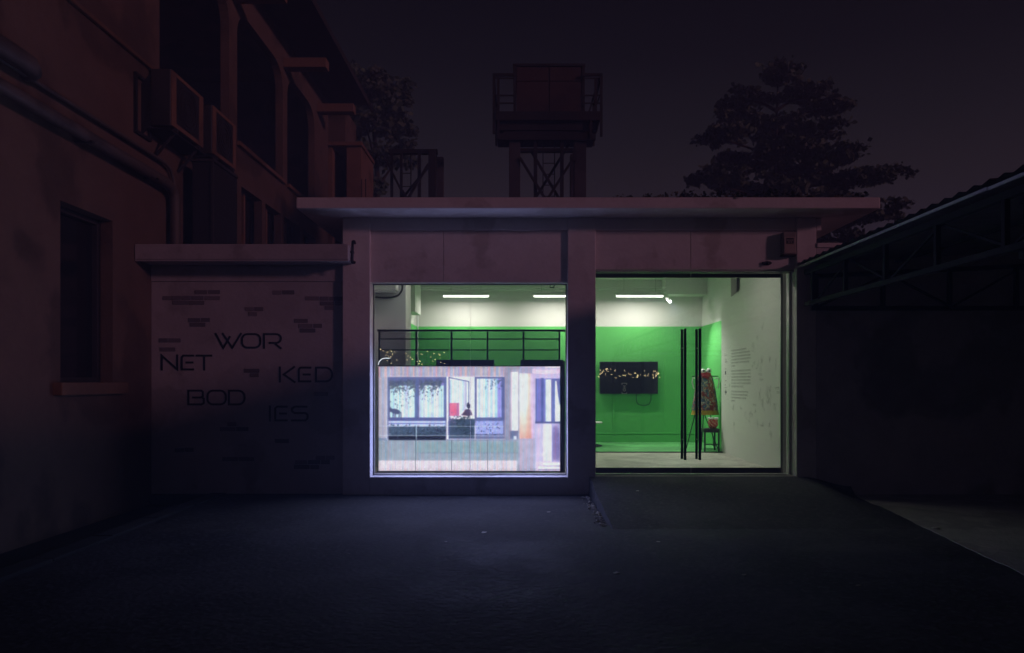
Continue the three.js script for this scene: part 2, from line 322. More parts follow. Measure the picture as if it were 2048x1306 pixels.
// glass double door
{
  const had = new Set(); gal.traverse((o) => had.add(o));
  const d = part('door_frame', [bx(1.012, 1.03, 0.25, 3.018, -0.2, -0.09), bx(3.655, 3.688, 0.25, 3.018, -0.2, -0.09), bx(1.03, 3.655, 2.995, 3.018, -0.2, -0.085)], M.satin, gal);
  part('track_trim', bx(1.03, 3.655, 0.249, 0.256, -0.2, -0.05), M.satin, d);
  part('side_post', bx(3.56, 3.59, 0.26, 2.992, -0.17, -0.13, 0.006), M.steel, d);
  for (const [x0, x1, hx] of [[1.034, 2.329, 2.24], [2.335, 3.556, 2.44]]) {
    const leaf = part('door_leaf', bx(x0, x1, 0.338, 2.93, -0.141, -0.135), M.glass, gal, 'frameless glass door leaf with tall black pull bar');
    part('rail', bx(x0, x1, 2.93, 2.99, -0.155, -0.121, 0.004), M.doorRail, leaf);
    part('rail', bx(x0, x1, 0.262, 0.338, -0.155, -0.121, 0.004), M.doorRail, leaf);
    for (const [sx, z, s] of [[0, -0.07, 0], [-0.012, -0.206, 1]]) {
      part('handle', bar(V(hx + sx, 0.45, z), V(hx + sx, 2.23, z), 0.019, 0.019, 16), M.black, leaf);
      for (const y of [0.72, 1.97]) part('handle_stud', bar(V(hx + sx, y, z), V(hx + sx, y, s ? -0.141 : -0.135), 0.009, 0.009, 10), M.steel, leaf);
    }
  }
  // small white mark on the glass, standing in for a reflected lit sign
  const sh = [], vy = 1.487;
  for (const [a, b, c, e] of [[-0.036, 0.036, 0, 0.006], [-0.036, -0.03, -0.02, 0.0], [0.03, 0.036, -0.02, 0.0], [-0.036, 0.036, -0.142, -0.136], [-0.036, -0.03, -0.136, -0.118], [0.03, 0.036, -0.136, -0.118],
    [-0.018, 0.018, -0.035, -0.03], [-0.018, 0.018, -0.052, -0.046], [-0.003, 0.003, -0.066, -0.035], [-0.018, 0.018, -0.074, -0.068], [-0.018, -0.012, -0.102, -0.078], [0.012, 0.018, -0.102, -0.078], [-0.011, 0.011, -0.092, -0.087], [-0.011, 0.011, -0.108, -0.103]]) sh.push(bx(1.425 + a, 1.425 + b, vy + c, vy + e, -0.1335, -0.1325));
  part('glass_reflection_mark', sh, new THREE.MeshPhysicalMaterial({ color: 0xffffff, roughness: 0.9, transmission: 0.45, thickness: 0 }), gal, 'small white bracketed mark on the glass, standing in for a reflected sign');
  gal.traverse((o) => { if (!had.has(o)) o.geometry.translate(0, 0, -0.1); });   // the doors stand 0.24 m back in their reveal
}
// conduits under the ceiling
part('conduit', bar(V(-2.1, 3.36, -5.0), V(2.95, 3.36, -5.0), 0.016, 0.016, 10), M.white, gal);
part('conduit', bar(V(-2.1, 3.405, -5.05), V(2.95, 3.405, -5.05), 0.012, 0.012, 10), M.white, gal);
part('conduit', bar(V(-2.115, 0.4, -5.44), V(-2.115, 3.6, -5.44), 0.014, 0.014, 10), M.inGrey, gal);
part('conduit', bx(1.93, 1.965, 0.45, 1.25, -5.528, -5.512), M.green, gal);

// fluorescent lamps of the room (lamp and its light)
const tubeGlow = new THREE.MeshStandardMaterial({ color: 0xffffff, emissive: new THREE.Color().setRGB(1, 0.96, 0.86), emissiveIntensity: 5, roughness: 0.4 });
function tubeLamp(x0, x1, y, z, label, group, power) {
  const t = thing('tube_lamp', label, 'lamp', [(x0 + x1) / 2, y, z], group);
  part('housing', bx(x0 - 0.02, x1 + 0.02, y + 0.035, y + 0.075, z - 0.06, z + 0.06, 0.008), M.white, t);
  for (const s of [-1, 1]) part('reflector', bar(V((x0 + x1) / 2, y + 0.055, z + s * 0.05), V((x0 + x1) / 2, y + 0.012, z + s * 0.1), x1 - x0 + 0.04, 0.004), M.white, t);
  part('light_tube', bar(V(x0, y, z), V(x1, y, z), 0.017, 0.017, 14), tubeGlow, t);
  for (const x of [x0 + 0.15, x1 - 0.15]) part('hanger', bar(V(x, y + 0.07, z), V(x, 3.64, z), 0.004, 0.004, 6), M.steel, t);
  const l = new THREE.RectAreaLight(new THREE.Color().setRGB(1, 0.92, 0.86), power, x1 - x0, 0.07);
  l.position.set(0, -0.022, 0); l.rotation.x = -Math.PI / 2; t.add(l);
}
tubeLamp(-1.53, -0.63, 3.225, -4.93, 'glowing tube lamp seen whole through the shop window', null, 118);
tubeLamp(0.28, 1.18, 3.225, -4.93, 'glowing tube lamp cut off by the shop window edge', null, 118);
tubeLamp(1.93, 2.86, 3.225, -4.93, 'glowing tube lamp above the black television behind the doors', null, 118);
tubeLamp(-1.3, -0.4, 3.52, -0.95, 'unseen tube lamp added under the ceiling close behind the shop window', null, 42);  // this and the next: unseen, added to light the front of the room
tubeLamp(1.9, 2.8, 3.52, -0.95, 'unseen tube lamp added under the ceiling close behind the glass doors', null, 42);
// track spot beside the lamp
{
  const t = thing('spot_lamp', 'small white spotlight beside the tube lamp above the television', 'spotlight', [2.96, 3.0, -4.9]);
  part('stem', bar(V(2.96, 3.18, -4.9), V(2.96, 3.36, -4.96), 0.008, 0.008, 8), M.white, t);
  const dir = V(0.45, -0.75, 0.9).normalize(), a = V(2.96, 3.15, -4.9);
  part('head', bar(a.clone().addScaledVector(dir, -0.06), a.clone().addScaledVector(dir, 0.06), 0.035, 0.026, 16), M.white, t);
  part('bulb', new THREE.SphereGeometry(0.033, 16, 12).translate(a.x + dir.x * 0.065, a.y + dir.y * 0.065, a.z + dir.z * 0.065), new THREE.MeshStandardMaterial({ color: 0xffffff, emissive: 0xffffff, emissiveIntensity: 6 }), t);
  const l = new THREE.SpotLight(new THREE.Color().setRGB(1, 1, 0.95), 10, 0, 0.85, 0.5, 2); const [ox, oy, oz] = offset(t);
  l.position.set(a.x + dir.x * 0.12 - ox, a.y + dir.y * 0.12 - oy, a.z + dir.z * 0.12 - oz); l.target.position.set(3.5 - ox, 1.2 - oy, -4.0 - oz); l.castShadow = true; t.add(l, l.target);
}

// ---------------------------------------------------------------- LED wall in the window
{
  const c = document.createElement('canvas'); c.width = 1452; c.height = 836; const x = c.getContext('2d');
  x.scale(4, 4); x.translate(-757, -733);
  const rect = (a, b, e, f, col) => { x.fillStyle = col; x.fillRect(a, b, e - a, f - b); };
  const lin = (a, b, e, f, stops) => { const g = x.createLinearGradient(a, b, e, f); stops.forEach(([o, k]) => g.addColorStop(o, k)); return g; };
  rect(757, 733, 1120, 942, 'rgb(166,162,178)');
  const hues = ['196,150,158', '150,156,186', '170,168,182', '205,165,160', '138,150,182', '186,172,170', '160,150,190'];
  for (let px = 757, k = 0; px < 1040; k++) { const w = rr(2.4, 5.5); x.fillStyle = `rgba(${hues[k % 7]},.75)`; x.fillRect(px, 733, w, 22); x.fillStyle = `rgba(${hues[(k + 2) % 7]},.4)`; x.fillRect(px, 755, w, 130); px += w; }
  // skirting zone below the windows
  rect(757, 880, 1040, 922, 'rgb(133,148,160)'); rect(830, 884, 1036, 905, 'rgb(118,146,150)'); rect(830, 905, 1036, 907, 'rgb(104,122,138)');
  rect(757, 921, 1034, 942, 'rgb(222,206,214)');
  for (let px = 757, k = 0; px < 1036; k++) { const w = rr(1.6, 3.2); x.fillStyle = `rgba(${hues[(k * 3) % 7]},${k % 2 ? 0.34 : 0.12})`; x.fillRect(px, 880, w, 62); px += w; }
  rect(757, 876, 1040, 881, 'rgba(110,122,150,.9)');
  // window group
  x.strokeStyle = 'rgb(214,196,208)'; x.lineWidth = 1.1; x.strokeRect(773, 752.5, 237, 126); rect(775, 754, 1009, 878, 'rgb(98,102,140)');
  rect(777, 755, 893, 842, 'rgb(84,90,134)');
  const curtain = (a, b, e, f) => { rect(a, b, e, f, 'rgb(206,226,240)'); for (let px = a; px < e; ) { const w = Math.min(rr(1, 3.4), e - px), q = rnd(); x.fillStyle = q < 0.3 ? 'rgba(150,190,205,.75)' : q < 0.5 ? 'rgba(180,176,226,.7)' : q < 0.75 ? 'rgba(250,252,255,.9)' : 'rgba(190,232,222,.6)'; x.fillRect(px, b, w, f - b); px += w; } };
  curtain(780, 771, 829.5, 835); curtain(838, 771, 887.5, 835); rect(868, 766, 888, 771, 'rgb(126,126,190)');
  rect(893, 754, 897.5, 878, 'rgb(247,244,255)'); rect(895.5, 842, 897, 870, 'rgb(150,150,200)');
  rect(897.5, 754, 949, 838, 'rgb(244,240,250)'); curtain(899, 760, 934, 833); rect(934, 756, 949, 838, 'rgb(250,246,252)');
  x.strokeStyle = 'rgb(66,70,112)'; x.lineWidth = 2; x.beginPath(); x.moveTo(897.5, 755); x.lineTo(937.5, 763); x.lineTo(937.5, 820); x.stroke(); x.lineWidth = 1; x.beginPath(); x.moveTo(932, 766); x.lineTo(932, 812); x.stroke();
  rect(896.8, 754, 899, 878, 'rgb(78,80,124)');
  rect(899, 806, 918, 832, 'rgb(214,92,124)'); rect(904, 806, 918, 818, 'rgb(226,104,132)'); rect(914, 806, 917, 832, 'rgb(150,90,140)');
  rect(949, 754, 1009, 842, 'rgb(78,84,128)'); curtain(953.5, 757.5, 1003, 835); rect(995, 757.5, 1003, 835, 'rgba(132,128,214,.85)');
  // lower lights and planting
  rect(777, 835, 893, 842, 'rgb(72,76,124)'); rect(777, 842, 891, 853, 'rgb(190,198,238)'); rect(777, 846, 891, 848, 'rgb(92,98,160)'); rect(950, 842, 1006, 868, 'rgb(150,156,220)');
  rect(777, 853, 891, 873, 'rgb(58,74,92)'); rect(777, 872, 891, 880, 'rgb(14,16,24)'); rect(899, 838, 949, 876, 'rgb(52,66,84)');
  const leaves = (n, fx, fy, cols, s0, s1) => { for (let k = 0; k < n; k++) { x.fillStyle = cols[rnd() * cols.length | 0]; x.beginPath(); x.ellipse(fx(), fy(), rr(s0, s1), rr(s0 * 0.5, s1 * 0.6), rr(0, 3.1), 0, 6.3); x.fill(); } };
  leaves(90, () => rr(778, 831), () => 760 + 55 * rnd() * rnd(), ['rgb(58,66,78)', 'rgb(86,98,98)', 'rgb(70,84,96)'], 0.8, 2.4);
  leaves(130, () => rr(779, 830), () => 758 + 26 * rnd() * rnd() + 6, ['rgb(74,82,96)', 'rgb(96,108,112)', 'rgb(60,66,92)'], 1.2, 3.4); leaves(90, () => rr(838, 880), () => 758 + 24 * rnd() * rnd() + 6, ['rgb(66,76,86)', 'rgb(92,104,108)', 'rgb(58,64,90)'], 1.2, 3.2);
  leaves(40, () => rr(792, 822), () => rr(780, 816), ['rgb(52,60,72)', 'rgb(78,92,98)'], 0.7, 1.8);
  leaves(80, () => rr(838, 884), () => 760 + 45 * rnd() * rnd(), ['rgb(52,58,70)', 'rgb(86,96,96)'], 0.8, 2.2);
  leaves(30, () => rr(850, 872), () => rr(784, 806), ['rgb(70,84,92)', 'rgb(110,126,132)'], 0.6, 1.4);
  leaves(46, () => 962 + 41 * Math.sqrt(rnd()), () => rr(757, 780), ['rgb(46,56,76)', 'rgb(74,90,110)'], 0.8, 2);
  leaves(150, () => rr(777, 891), () => rr(850, 873), ['rgb(20,28,36)', 'rgb(40,56,58)', 'rgb(90,104,120)', 'rgb(28,36,48)'], 0.8, 2.6);
  leaves(120, () => rr(912, 949), () => rr(832, 874), ['rgb(18,28,34)', 'rgb(30,48,46)', 'rgb(44,62,66)'], 0.9, 2.8);
  leaves(40, () => rr(899, 913), () => rr(824, 850), ['rgb(90,70,110)', 'rgb(46,50,80)', 'rgb(180,150,190)'], 0.6, 1.7);
  leaves(60, () => rr(952, 1006), () => rr(843, 870), ['rgb(54,60,110)', 'rgb(36,44,70)', 'rgb(200,206,250)'], 0.7, 2);
  leaves(12, () => rr(866, 890), () => rr(855, 866), ['rgb(16,18,30)', 'rgb(210,216,240)'], 1, 3);
  // cat-like silhouette on the sill
  x.fillStyle = 'rgb(62,66,96)'; x.beginPath(); x.ellipse(791, 823, 10, 5, 0.25, 0, 6.3); x.fill(); rect(779, 817, 784, 824, 'rgb(62,66,96)'); x.beginPath(); x.moveTo(779, 818); x.lineTo(781, 813); x.lineTo(783, 818); x.fill();
  x.fillStyle = 'rgb(62,66,96)'; for (const a of [785, 789, 797, 801]) x.fillRect(a, 824, 2, 11);
  // seated figure on the screen
  x.fillStyle = 'rgb(24,22,38)'; x.beginPath(); x.ellipse(937, 812, 3.6, 5, 0, 0, 6.3); x.fill(); x.beginPath(); x.ellipse(936, 808, 2, 3, 0, 0, 6.3); x.fill(); x.beginPath(); x.moveTo(921, 832); x.quadraticCurveTo(926, 819, 936, 818); x.quadraticCurveTo(944, 820, 947, 832); x.closePath(); x.fillStyle = 'rgb(60,44,64)'; x.fill();
  x.strokeStyle = 'rgb(246,224,228)'; x.lineWidth = 2; x.beginPath(); x.moveTo(929, 821); x.lineTo(920, 831); x.lineTo(935, 833); x.stroke(); x.beginPath(); x.moveTo(943, 822); x.lineTo(946, 830); x.lineTo(939, 833); x.stroke();
  // balcony rail on the screen
  x.strokeStyle = 'rgba(214,220,240,.85)'; x.lineWidth = 1; for (const y of [852, 871]) { x.beginPath(); x.moveTo(758, y); x.lineTo(1022, y + 1); x.stroke(); } for (const a of [832.5, 950]) { x.lineWidth = 1.7; x.beginPath(); x.moveTo(a, 851); x.lineTo(a, 879); x.stroke(); }
  // round bay with glowing columns
  rect(1009, 735, 1040, 880, 'rgb(150,146,164)'); for (let px = 1009; px < 1024; px += 3) rect(px, 735, px + 1.4, 880, 'rgba(120,118,146,.6)');
  x.fillStyle = lin(1020, 0, 1038, 0, [[0, 'rgba(255,230,240,0)'], [0.3, 'rgb(255,236,244)'], [0.75, 'rgb(255,252,252)'], [1, 'rgba(250,200,205,.6)']]); x.fillRect(1020, 744, 18, 117);
  rect(1020, 862, 1036, 878, 'rgb(92,100,132)'); rect(1027, 872, 1033, 879, 'rgb(200,206,226)');
  rect(1036, 733, 1120, 942, 'rgb(186,174,206)'); rect(1036, 733, 1039.5, 942, 'rgb(150,148,166)');
  x.fillStyle = lin(1039, 0, 1066, 0, [[0, 'rgb(255,236,226)'], [0.45, 'rgb(255,244,236)'], [0.72, 'rgb(248,190,172)'], [0.9, 'rgb(226,182,216)'], [1, 'rgb(190,176,214)']]); x.fillRect(1039, 747, 28, 130);
  x.fillStyle = lin(0, 800, 0, 877, [[0, 'rgba(240,120,90,0)'], [1, 'rgba(238,110,86,.6)']]); x.fillRect(1039, 800, 24, 77);
  rect(1040, 735, 1066, 747, 'rgb(156,150,176)'); x.fillStyle = 'rgb(236,198,230)'; x.beginPath(); x.moveTo(1064, 738); x.quadraticCurveTo(1090, 742, 1120, 738); x.lineTo(1120, 746); x.quadraticCurveTo(1090, 751, 1064, 746); x.fill(); rect(1066, 750, 1120, 757, 'rgb(192,176,214)'); rect(1090, 733, 1120, 736, 'rgb(240,224,240)');
  rect(1039, 877, 1070, 942, 'rgb(166,160,188)'); for (let k = 0; k < 16; k++) rect(1039 + rr(0, 30), 880, 1041 + rr(0, 30), 940, `rgba(${hues[k % 7]},.25)`);
  rect(1071, 757, 1092, 845, 'rgb(106,108,176)'); rect(1082, 756, 1087, 846, 'rgb(72,76,130)'); rect(1071, 757, 1073, 846, 'rgb(70,74,124)');
  rect(1092, 757, 1120, 845, 'rgb(88,92,150)'); rect(1092, 759, 1102, 843, 'rgb(240,246,255)'); rect(1091, 759, 1093, 843, 'rgb(190,226,240)');
  x.fillStyle = 'rgb(250,250,255)'; x.beginPath(); x.moveTo(1110, 843); x.lineTo(1110, 762); x.lineTo(1113, 762); x.quadraticCurveTo(1116, 800, 1120, 812); x.lineTo(1120, 843); x.fill();
  rect(1070, 843, 1120, 847, 'rgb(66,70,116)'); rect(1071, 847, 1120, 926, 'rgb(192,178,220)'); rect(1086, 847, 1101, 922, 'rgb(220,212,242)'); rect(1101, 849, 1103, 924, 'rgb(240,226,246)'); rect(1103, 847, 1120, 926, 'rgb(178,164,204)');
  for (let k = 0; k < 120; k++) rect(1103 + rr(0, 16), 850 + rr(0, 74), 1104 + rr(0, 16), 851 + rr(0, 74), 'rgba(120,104,150,.14)');
  rect(1071, 924, 1120, 942, 'rgb(206,190,218)'); rect(1086, 926, 1120, 931, 'rgb(250,238,252)'); rect(1076, 933, 1120, 938, 'rgb(246,232,248)'); rect(1086, 931, 1120, 933, 'rgb(150,136,170)'); rect(1076, 938, 1120, 940, 'rgb(150,136,170)');
  { const c2 = document.createElement('canvas'); c2.width = 1452; c2.height = 836; const y2 = c2.getContext('2d'); y2.filter = 'blur(3px)'; y2.drawImage(c, 0, 0); y2.filter = 'blur(26px)'; y2.globalCompositeOperation = 'lighter'; y2.globalAlpha = 0.2; y2.drawImage(c, 0, 0); x.save(); x.setTransform(1, 0, 0, 1, 0, 0); x.drawImage(c2, 0, 0); x.restore(); }
  {                                                                              // camera moire and sensor grain of a filmed LED wall
    const im = x.getImageData(0, 0, 1452, 836), d = im.data;
    for (let yy = 0; yy < 836; yy++) for (let xx = 0; xx < 1452; xx++) {
      const o = (yy * 1452 + xx) * 4, l = (d[o] + d[o + 1] + d[o + 2]) / 765, mid = 1 - Math.abs(l - 0.6) * 1.6, st = Math.sin(xx * 0.41 + 0.6 * Math.sin(yy * 0.02)) * 0.6 + Math.sin(xx * 0.137 + yy * 0.004) * 0.6, g = (nFine[((yy * 3) & 511) * 512 + ((xx * 3) & 511)] - 0.5) * 0.22 + (nMid[(yy & 511) * 512 + (xx & 511)] - 0.5) * 0.2;
      const k = 0.085 * Math.max(0, mid), b = 1 + g * 0.9;
      d[o] = Math.min(255, d[o] * (b + k * st)); d[o + 1] = Math.min(255, d[o + 1] * (b - k * 0.35 * st)); d[o + 2] = Math.min(255, d[o + 2] * (b - k * 0.6 * st) + 4);
    }
    x.putImageData(im, 0, 0);
  }
  // seams of the modules and fine scan pattern
  for (const a of [831, 903, 940, 975]) rect(a - 0.6, 880, a + 0.6, 942, 'rgba(74,86,110,.65)');
  for (let k = 0; k < 363; k += 2) rect(757 + k, 733, 757.9 + k, 942, 'rgba(120,110,150,.07)');
  for (let k = 0; k < 209; k += 2) rect(757, 733 + k, 1120, 733.8 + k, 'rgba(90,90,120,.06)');
  const t = new THREE.CanvasTexture(c); t.colorSpace = THREE.SRGBColorSpace; t.magFilter = THREE.LinearFilter;
  const scr = thing('led_video_wall', 'large lit LED video wall showing a house front with windows', 'screen', [-0.7, 0.25, -0.38]);
  part('cabinet', bx(-1.957, 0.555, 0.262, 1.735, -0.43, -0.352, 0.004), M.black, scr);
  const pg = new THREE.PlaneGeometry(2.507, 1.443); pg.translate(-0.7, 1.0, -0.348);
  part('screen', pg, new THREE.MeshStandardMaterial({ color: 0x000000, emissive: 0xffffff, emissiveMap: t, emissiveIntensity: 1.1, roughness: 0.6 }), scr);
  for (const [a, b] of [[-1.16, -0.36], [0.005, 0.6]]) part('control_box', bx(a, b, 1.735, 1.815, -0.5, -0.36, 0.006), M.black, scr);
  part('cable_tail', tube([V(0.565, 1.7, -0.36), V(0.585, 1.3, -0.37), V(0.57, 0.8, -0.36), V(0.59, 0.35, -0.37), V(0.6, 0.256, -0.385)], 0.009), M.black, scr);
  part('side_cover', bx(0.562, 0.625, 0.255, 1.80, -0.47, -0.40, 0.004), M.black, scr);
  // bracing rack behind, with smoked infill
  const rk = thing('screen_rack', 'black steel rack with smoked panels standing behind the LED wall', 'rack', [-0.7, 0.25, -0.47]);
  const xs = [-1.972, -1.4545, -0.958, -0.4545, 0.049, 0.552];
  for (const [i, a] of xs.entries()) part('post', bx(a - 0.013, a + 0.013, 0.25, 2.24, -0.52, -0.495), M.black, rk);
  for (const [y, h] of [[2.227, 0.014], [2.108, 0.008], [1.955, 0.008]]) part('rail', bx(-1.985, 0.565, y - h, y + h, -0.494, -0.47), M.black, rk);
  part('rail', bx(0.5, 0.63, 2.21, 2.24, -0.469, -0.44), M.black, rk); part('rail', bx(-1.99, -1.86, 2.21, 2.24, -0.469, -0.44), M.black, rk);
  for (let k = 0; k < 5; k++) part('smoked_panel', bx(xs[k] + 0.014, xs[k + 1] - 0.014, 1.74, 2.212, -0.51, -0.506), M.tint, rk);
  for (const a of xs) part('foot', bx(a - 0.02, a + 0.02, 0.25, 0.27, -0.8, -0.44), M.black, rk);
  // glowing arc on the top edge, added for a reflection in the window glass
  const ar = thing('reflection_arc', 'small glowing white arc on top of the LED wall, added for a glass reflection', 'lamp', [-1.9, 1.736, -0.4]);
  part('reflection_glow', tube([V(-1.965, 1.745, -0.4), V(-1.955, 1.79, -0.4), V(-1.92, 1.825, -0.4), V(-1.87, 1.838, -0.4), V(-1.80, 1.836, -0.4)], 0.006, 30, 8), new THREE.MeshStandardMaterial({ color: 0xffffff, emissive: new THREE.Color().setRGB(0.9, 0.92, 1), emissiveIntensity: 0.9 }), ar);
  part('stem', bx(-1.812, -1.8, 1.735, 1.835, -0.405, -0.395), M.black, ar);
}

// ---------------------------------------------------------------- things in the room
{
  const tv = thing('television', 'black switched-off television on the green wall', 'television', [2.25, 1.263, -5.45]);
  part('body', bx(1.65, 2.856, 1.263, 1.933, -5.5, -5.43, 0.008), M.black, tv);
  part('screen', bx(1.662, 2.844, 1.278, 1.921, -5.43, -5.427), std(0.006, 0.007, 0.010, 0.15), tv);
  part('wall_mount', bx(2.0, 2.5, 1.45, 1.75, -5.53, -5.5), M.darkMetal, tv);
  part('cable', tube([V(2.42, 1.27, -5.48), V(2.42, 1.1, -5.49), V(2.47, 1.04, -5.5), V(2.58, 1.02, -5.5), V(2.68, 1.05, -5.5), V(2.72, 1.14, -5.49), V(2.72, 1.27, -5.48)], 0.009), std(0.03, 0.12, 0.05, 0.6), tv);
}
{
  const t = thing('pedestal_table', 'round white pedestal table half hidden behind the column', 'table', [1.25, 0.25, -4.6]);
  part('table_top', new THREE.CylinderGeometry(0.36, 0.36, 0.022, 48).translate(1.25, 0.72, -4.6), M.white, t);
  part('stem', bar(V(1.25, 0.27, -4.6), V(1.25, 0.71, -4.6), 0.022, 0.022, 14), M.steel, t);
  part('base', new THREE.CylinderGeometry(0.34, 0.36, 0.018, 48).translate(1.25, 0.272, -4.6), M.darkMetal, t);
}
// costume on a tripod stand
{
  const st = thing('display_stand', 'black three-legged stand carrying the patchwork costume', 'stand', [3.48, 0.25, -4.15]);
  const top = V(3.53, 1.72, -4.16);
  for (const f of [V(3.13, 0.264, -4.05), V(3.38, 0.264, -3.92), V(3.74, 0.264, -4.42)]) part('leg', bar(f, top, 0.011, 0.009, 8), M.black, st);
  part('leg', bar(V(3.70, 0.264, -3.98), V(3.44, 1.0, -4.08), 0.01, 0.01, 8), M.black, st);
  part('cross_bar', bar(V(3.26, 1.62, -4.16), V(3.76, 1.62, -4.16), 0.01, 0.01, 8), M.black, st);
  const cs = thing('patchwork_costume', 'colourful patchwork cape with yellow hem and two eyeballs on top', 'costume', [3.5, 0.88, -4.12]);
  const cols = [[0.34, 0.05, 0.04], [0.45, 0.13, 0.06], [0.10, 0.16, 0.26], [0.42, 0.30, 0.20], [0.2, 0.04, 0.05], [0.5, 0.44, 0.36], [0.07, 0.10, 0.14], [0.40, 0.2, 0.1]];
  const cmap = tex(256, 1, (i) => {
    const y = i >> 8, x = i & 255, q = (y * 2) * 512 + x * 2, wx = x + 46 * (nMid[q] - 0.5) + 30 * (nB[q] - 0.5), wy = y + 50 * (nB[(q + 9000) % 262144] - 0.5);
    const cx = wx / 12 | 0, cy = wy / 22 | 0, h = (Math.imul(cx * 7919 + cy * 104729 + 17, 2654435761) >>> 8) % 100 / 100, mid = Math.abs(x - 64) < 22 + 8 * (nB[q] - 0.5);
    const c = mid ? (h < 0.45 ? cols[0] : h < 0.7 ? cols[1] : h < 0.88 ? cols[5] : cols[4]) : (h < 0.3 ? cols[2] : h < 0.5 ? cols[6] : h < 0.68 ? cols[3] : h < 0.82 ? cols[5] : cols[0]), n = 0.5 + 1.0 * nFine[q];
    return [c[0] * n, c[1] * n, c[2] * n];
  });
  cmap.repeat.set(1, 1);
  const cape = (y0, y1, f, u = 56, v = 22) => {
    const pos = [], uv = [], idx = [];
    for (let j = 0; j <= v; j++) for (let i = 0; i <= u; i++) {
      const t = j / v, a = i / u * Math.PI * 2, y = y0 + (y1 - y0) * t, [rx, rz] = f(t), pl = 1 + 0.05 * Math.sin(a * 9 + 2 * t) * t + 0.02 * Math.sin(a * 17);
      pos.push(3.5 + Math.cos(a) * rx * pl, y, -4.13 + Math.sin(a) * rz * pl); uv.push(i / u * 1.6, t);
    }
    for (let j = 0; j < v; j++) for (let i = 0; i < u; i++) { const a = j * (u + 1) + i; idx.push(a, a + u + 1, a + 1, a + 1, a + u + 1, a + u + 2); }
    const g = new THREE.BufferGeometry(); g.setAttribute('position', new THREE.Float32BufferAttribute(pos, 3)); g.setAttribute('uv', new THREE.Float32BufferAttribute(uv, 2)); g.setIndex(idx); g.computeVertexNormals(); return g;
  };
  const cm = new THREE.MeshStandardMaterial({ map: cmap, roughness: 0.8, side: THREE.DoubleSide });
  part('cape', cape(1.66, 0.97, (t) => [0.10 + 0.14 * Math.min(1, Math.pow(t, 0.42) * (0.8 + 0.25 * t)), 0.06 + 0.08 * t]), cm, cs);
  part('hem', cape(0.975, 0.89, (t) => [0.243 + 0.01 * t, 0.145 + 0.01 * t], 56, 4), std(0.55, 0.34, 0.03, 0.7, { side: THREE.DoubleSide }), cs);
  part('collar', new THREE.TorusGeometry(0.085, 0.03, 10, 28).rotateX(Math.PI / 2).scale(1, 1.1, 0.8).translate(3.5, 1.655, -4.13), std(0.5, 0.03, 0.035, 0.6), cs);
  part('mouth', new THREE.SphereGeometry(0.075, 20, 14).scale(1, 0.55, 0.6).translate(3.5, 1.62, -4.06), std(0.42, 0.02, 0.03, 0.5), cs);
  for (const s of [-1, 1]) {
    part('strap', tube([V(3.5 + s * 0.22, 1.38, -4.08), V(3.5 + s * 0.255, 1.5, -4.08), V(3.5 + s * 0.235, 1.585, -4.08), V(3.5 + s * 0.165, 1.575, -4.08)], 0.011, 20, 8), M.white, cs);
    const e = part('eyeball', new THREE.SphereGeometry(0.05, 20, 16).translate(3.512 + s * 0.053, 1.715 + s * 0.006, -4.1), M.white, cs);
    part('pupil', new THREE.SphereGeometry(0.022, 14, 10).translate(3.512 + s * 0.053, 1.72, -4.063), M.black, e);
  }
  const stl = thing('stool', 'low black stool beside the costume stand', 'stool', [3.44, 0.25, -3.55]);
  part('seat', bx(3.305, 3.585, 0.6, 0.67, -3.72, -3.40, 0.012), M.black, stl);
  for (const [a, b] of [[3.32, -3.42], [3.57, -3.42], [3.32, -3.70], [3.57, -3.70]]) part('leg', bx(a - 0.013, a + 0.013, 0.263, 0.6, b - 0.013, b + 0.013), M.black, stl);
  part('stretcher', bx(3.333, 3.557, 0.38, 0.4, -3.432, -3.412), M.black, stl);
  const mk = thing('woven_mask', 'small red mask with beaded rim on the black stool', 'mask', [3.5, 0.671, -3.55]);
  const mg = new THREE.LatheGeometry([[0.0, 0], [0.06, 0.002], [0.085, 0.05], [0.088, 0.1], [0.078, 0.16], [0.07, 0.162], [0.075, 0.1], [0.0, 0.02]].map(([a, b]) => new THREE.Vector2(a, b)), 28); mg.translate(3.5, 0.671, -3.55);
  part('bowl', mg, new THREE.MeshStandardMaterial({ map: tex(64, 1, (i) => { const y = i >> 6, x = i & 63; return (x + (y >> 2) * 3) % 9 < 3 ? [0.6, 0.42, 0.28] : [0.45, 0.03 + 0.05 * (y & 4 ? 1 : 0), 0.03]; }), roughness: 0.7 }), mk);
  for (let k = 0; k < 9; k++) { const a = k / 9 * 6.283; part('bead', new THREE.SphereGeometry(0.02, 10, 8).translate(3.5 + Math.cos(a) * 0.082, 0.85, -3.55 + Math.sin(a) * 0.082), M.white, mk); }
}
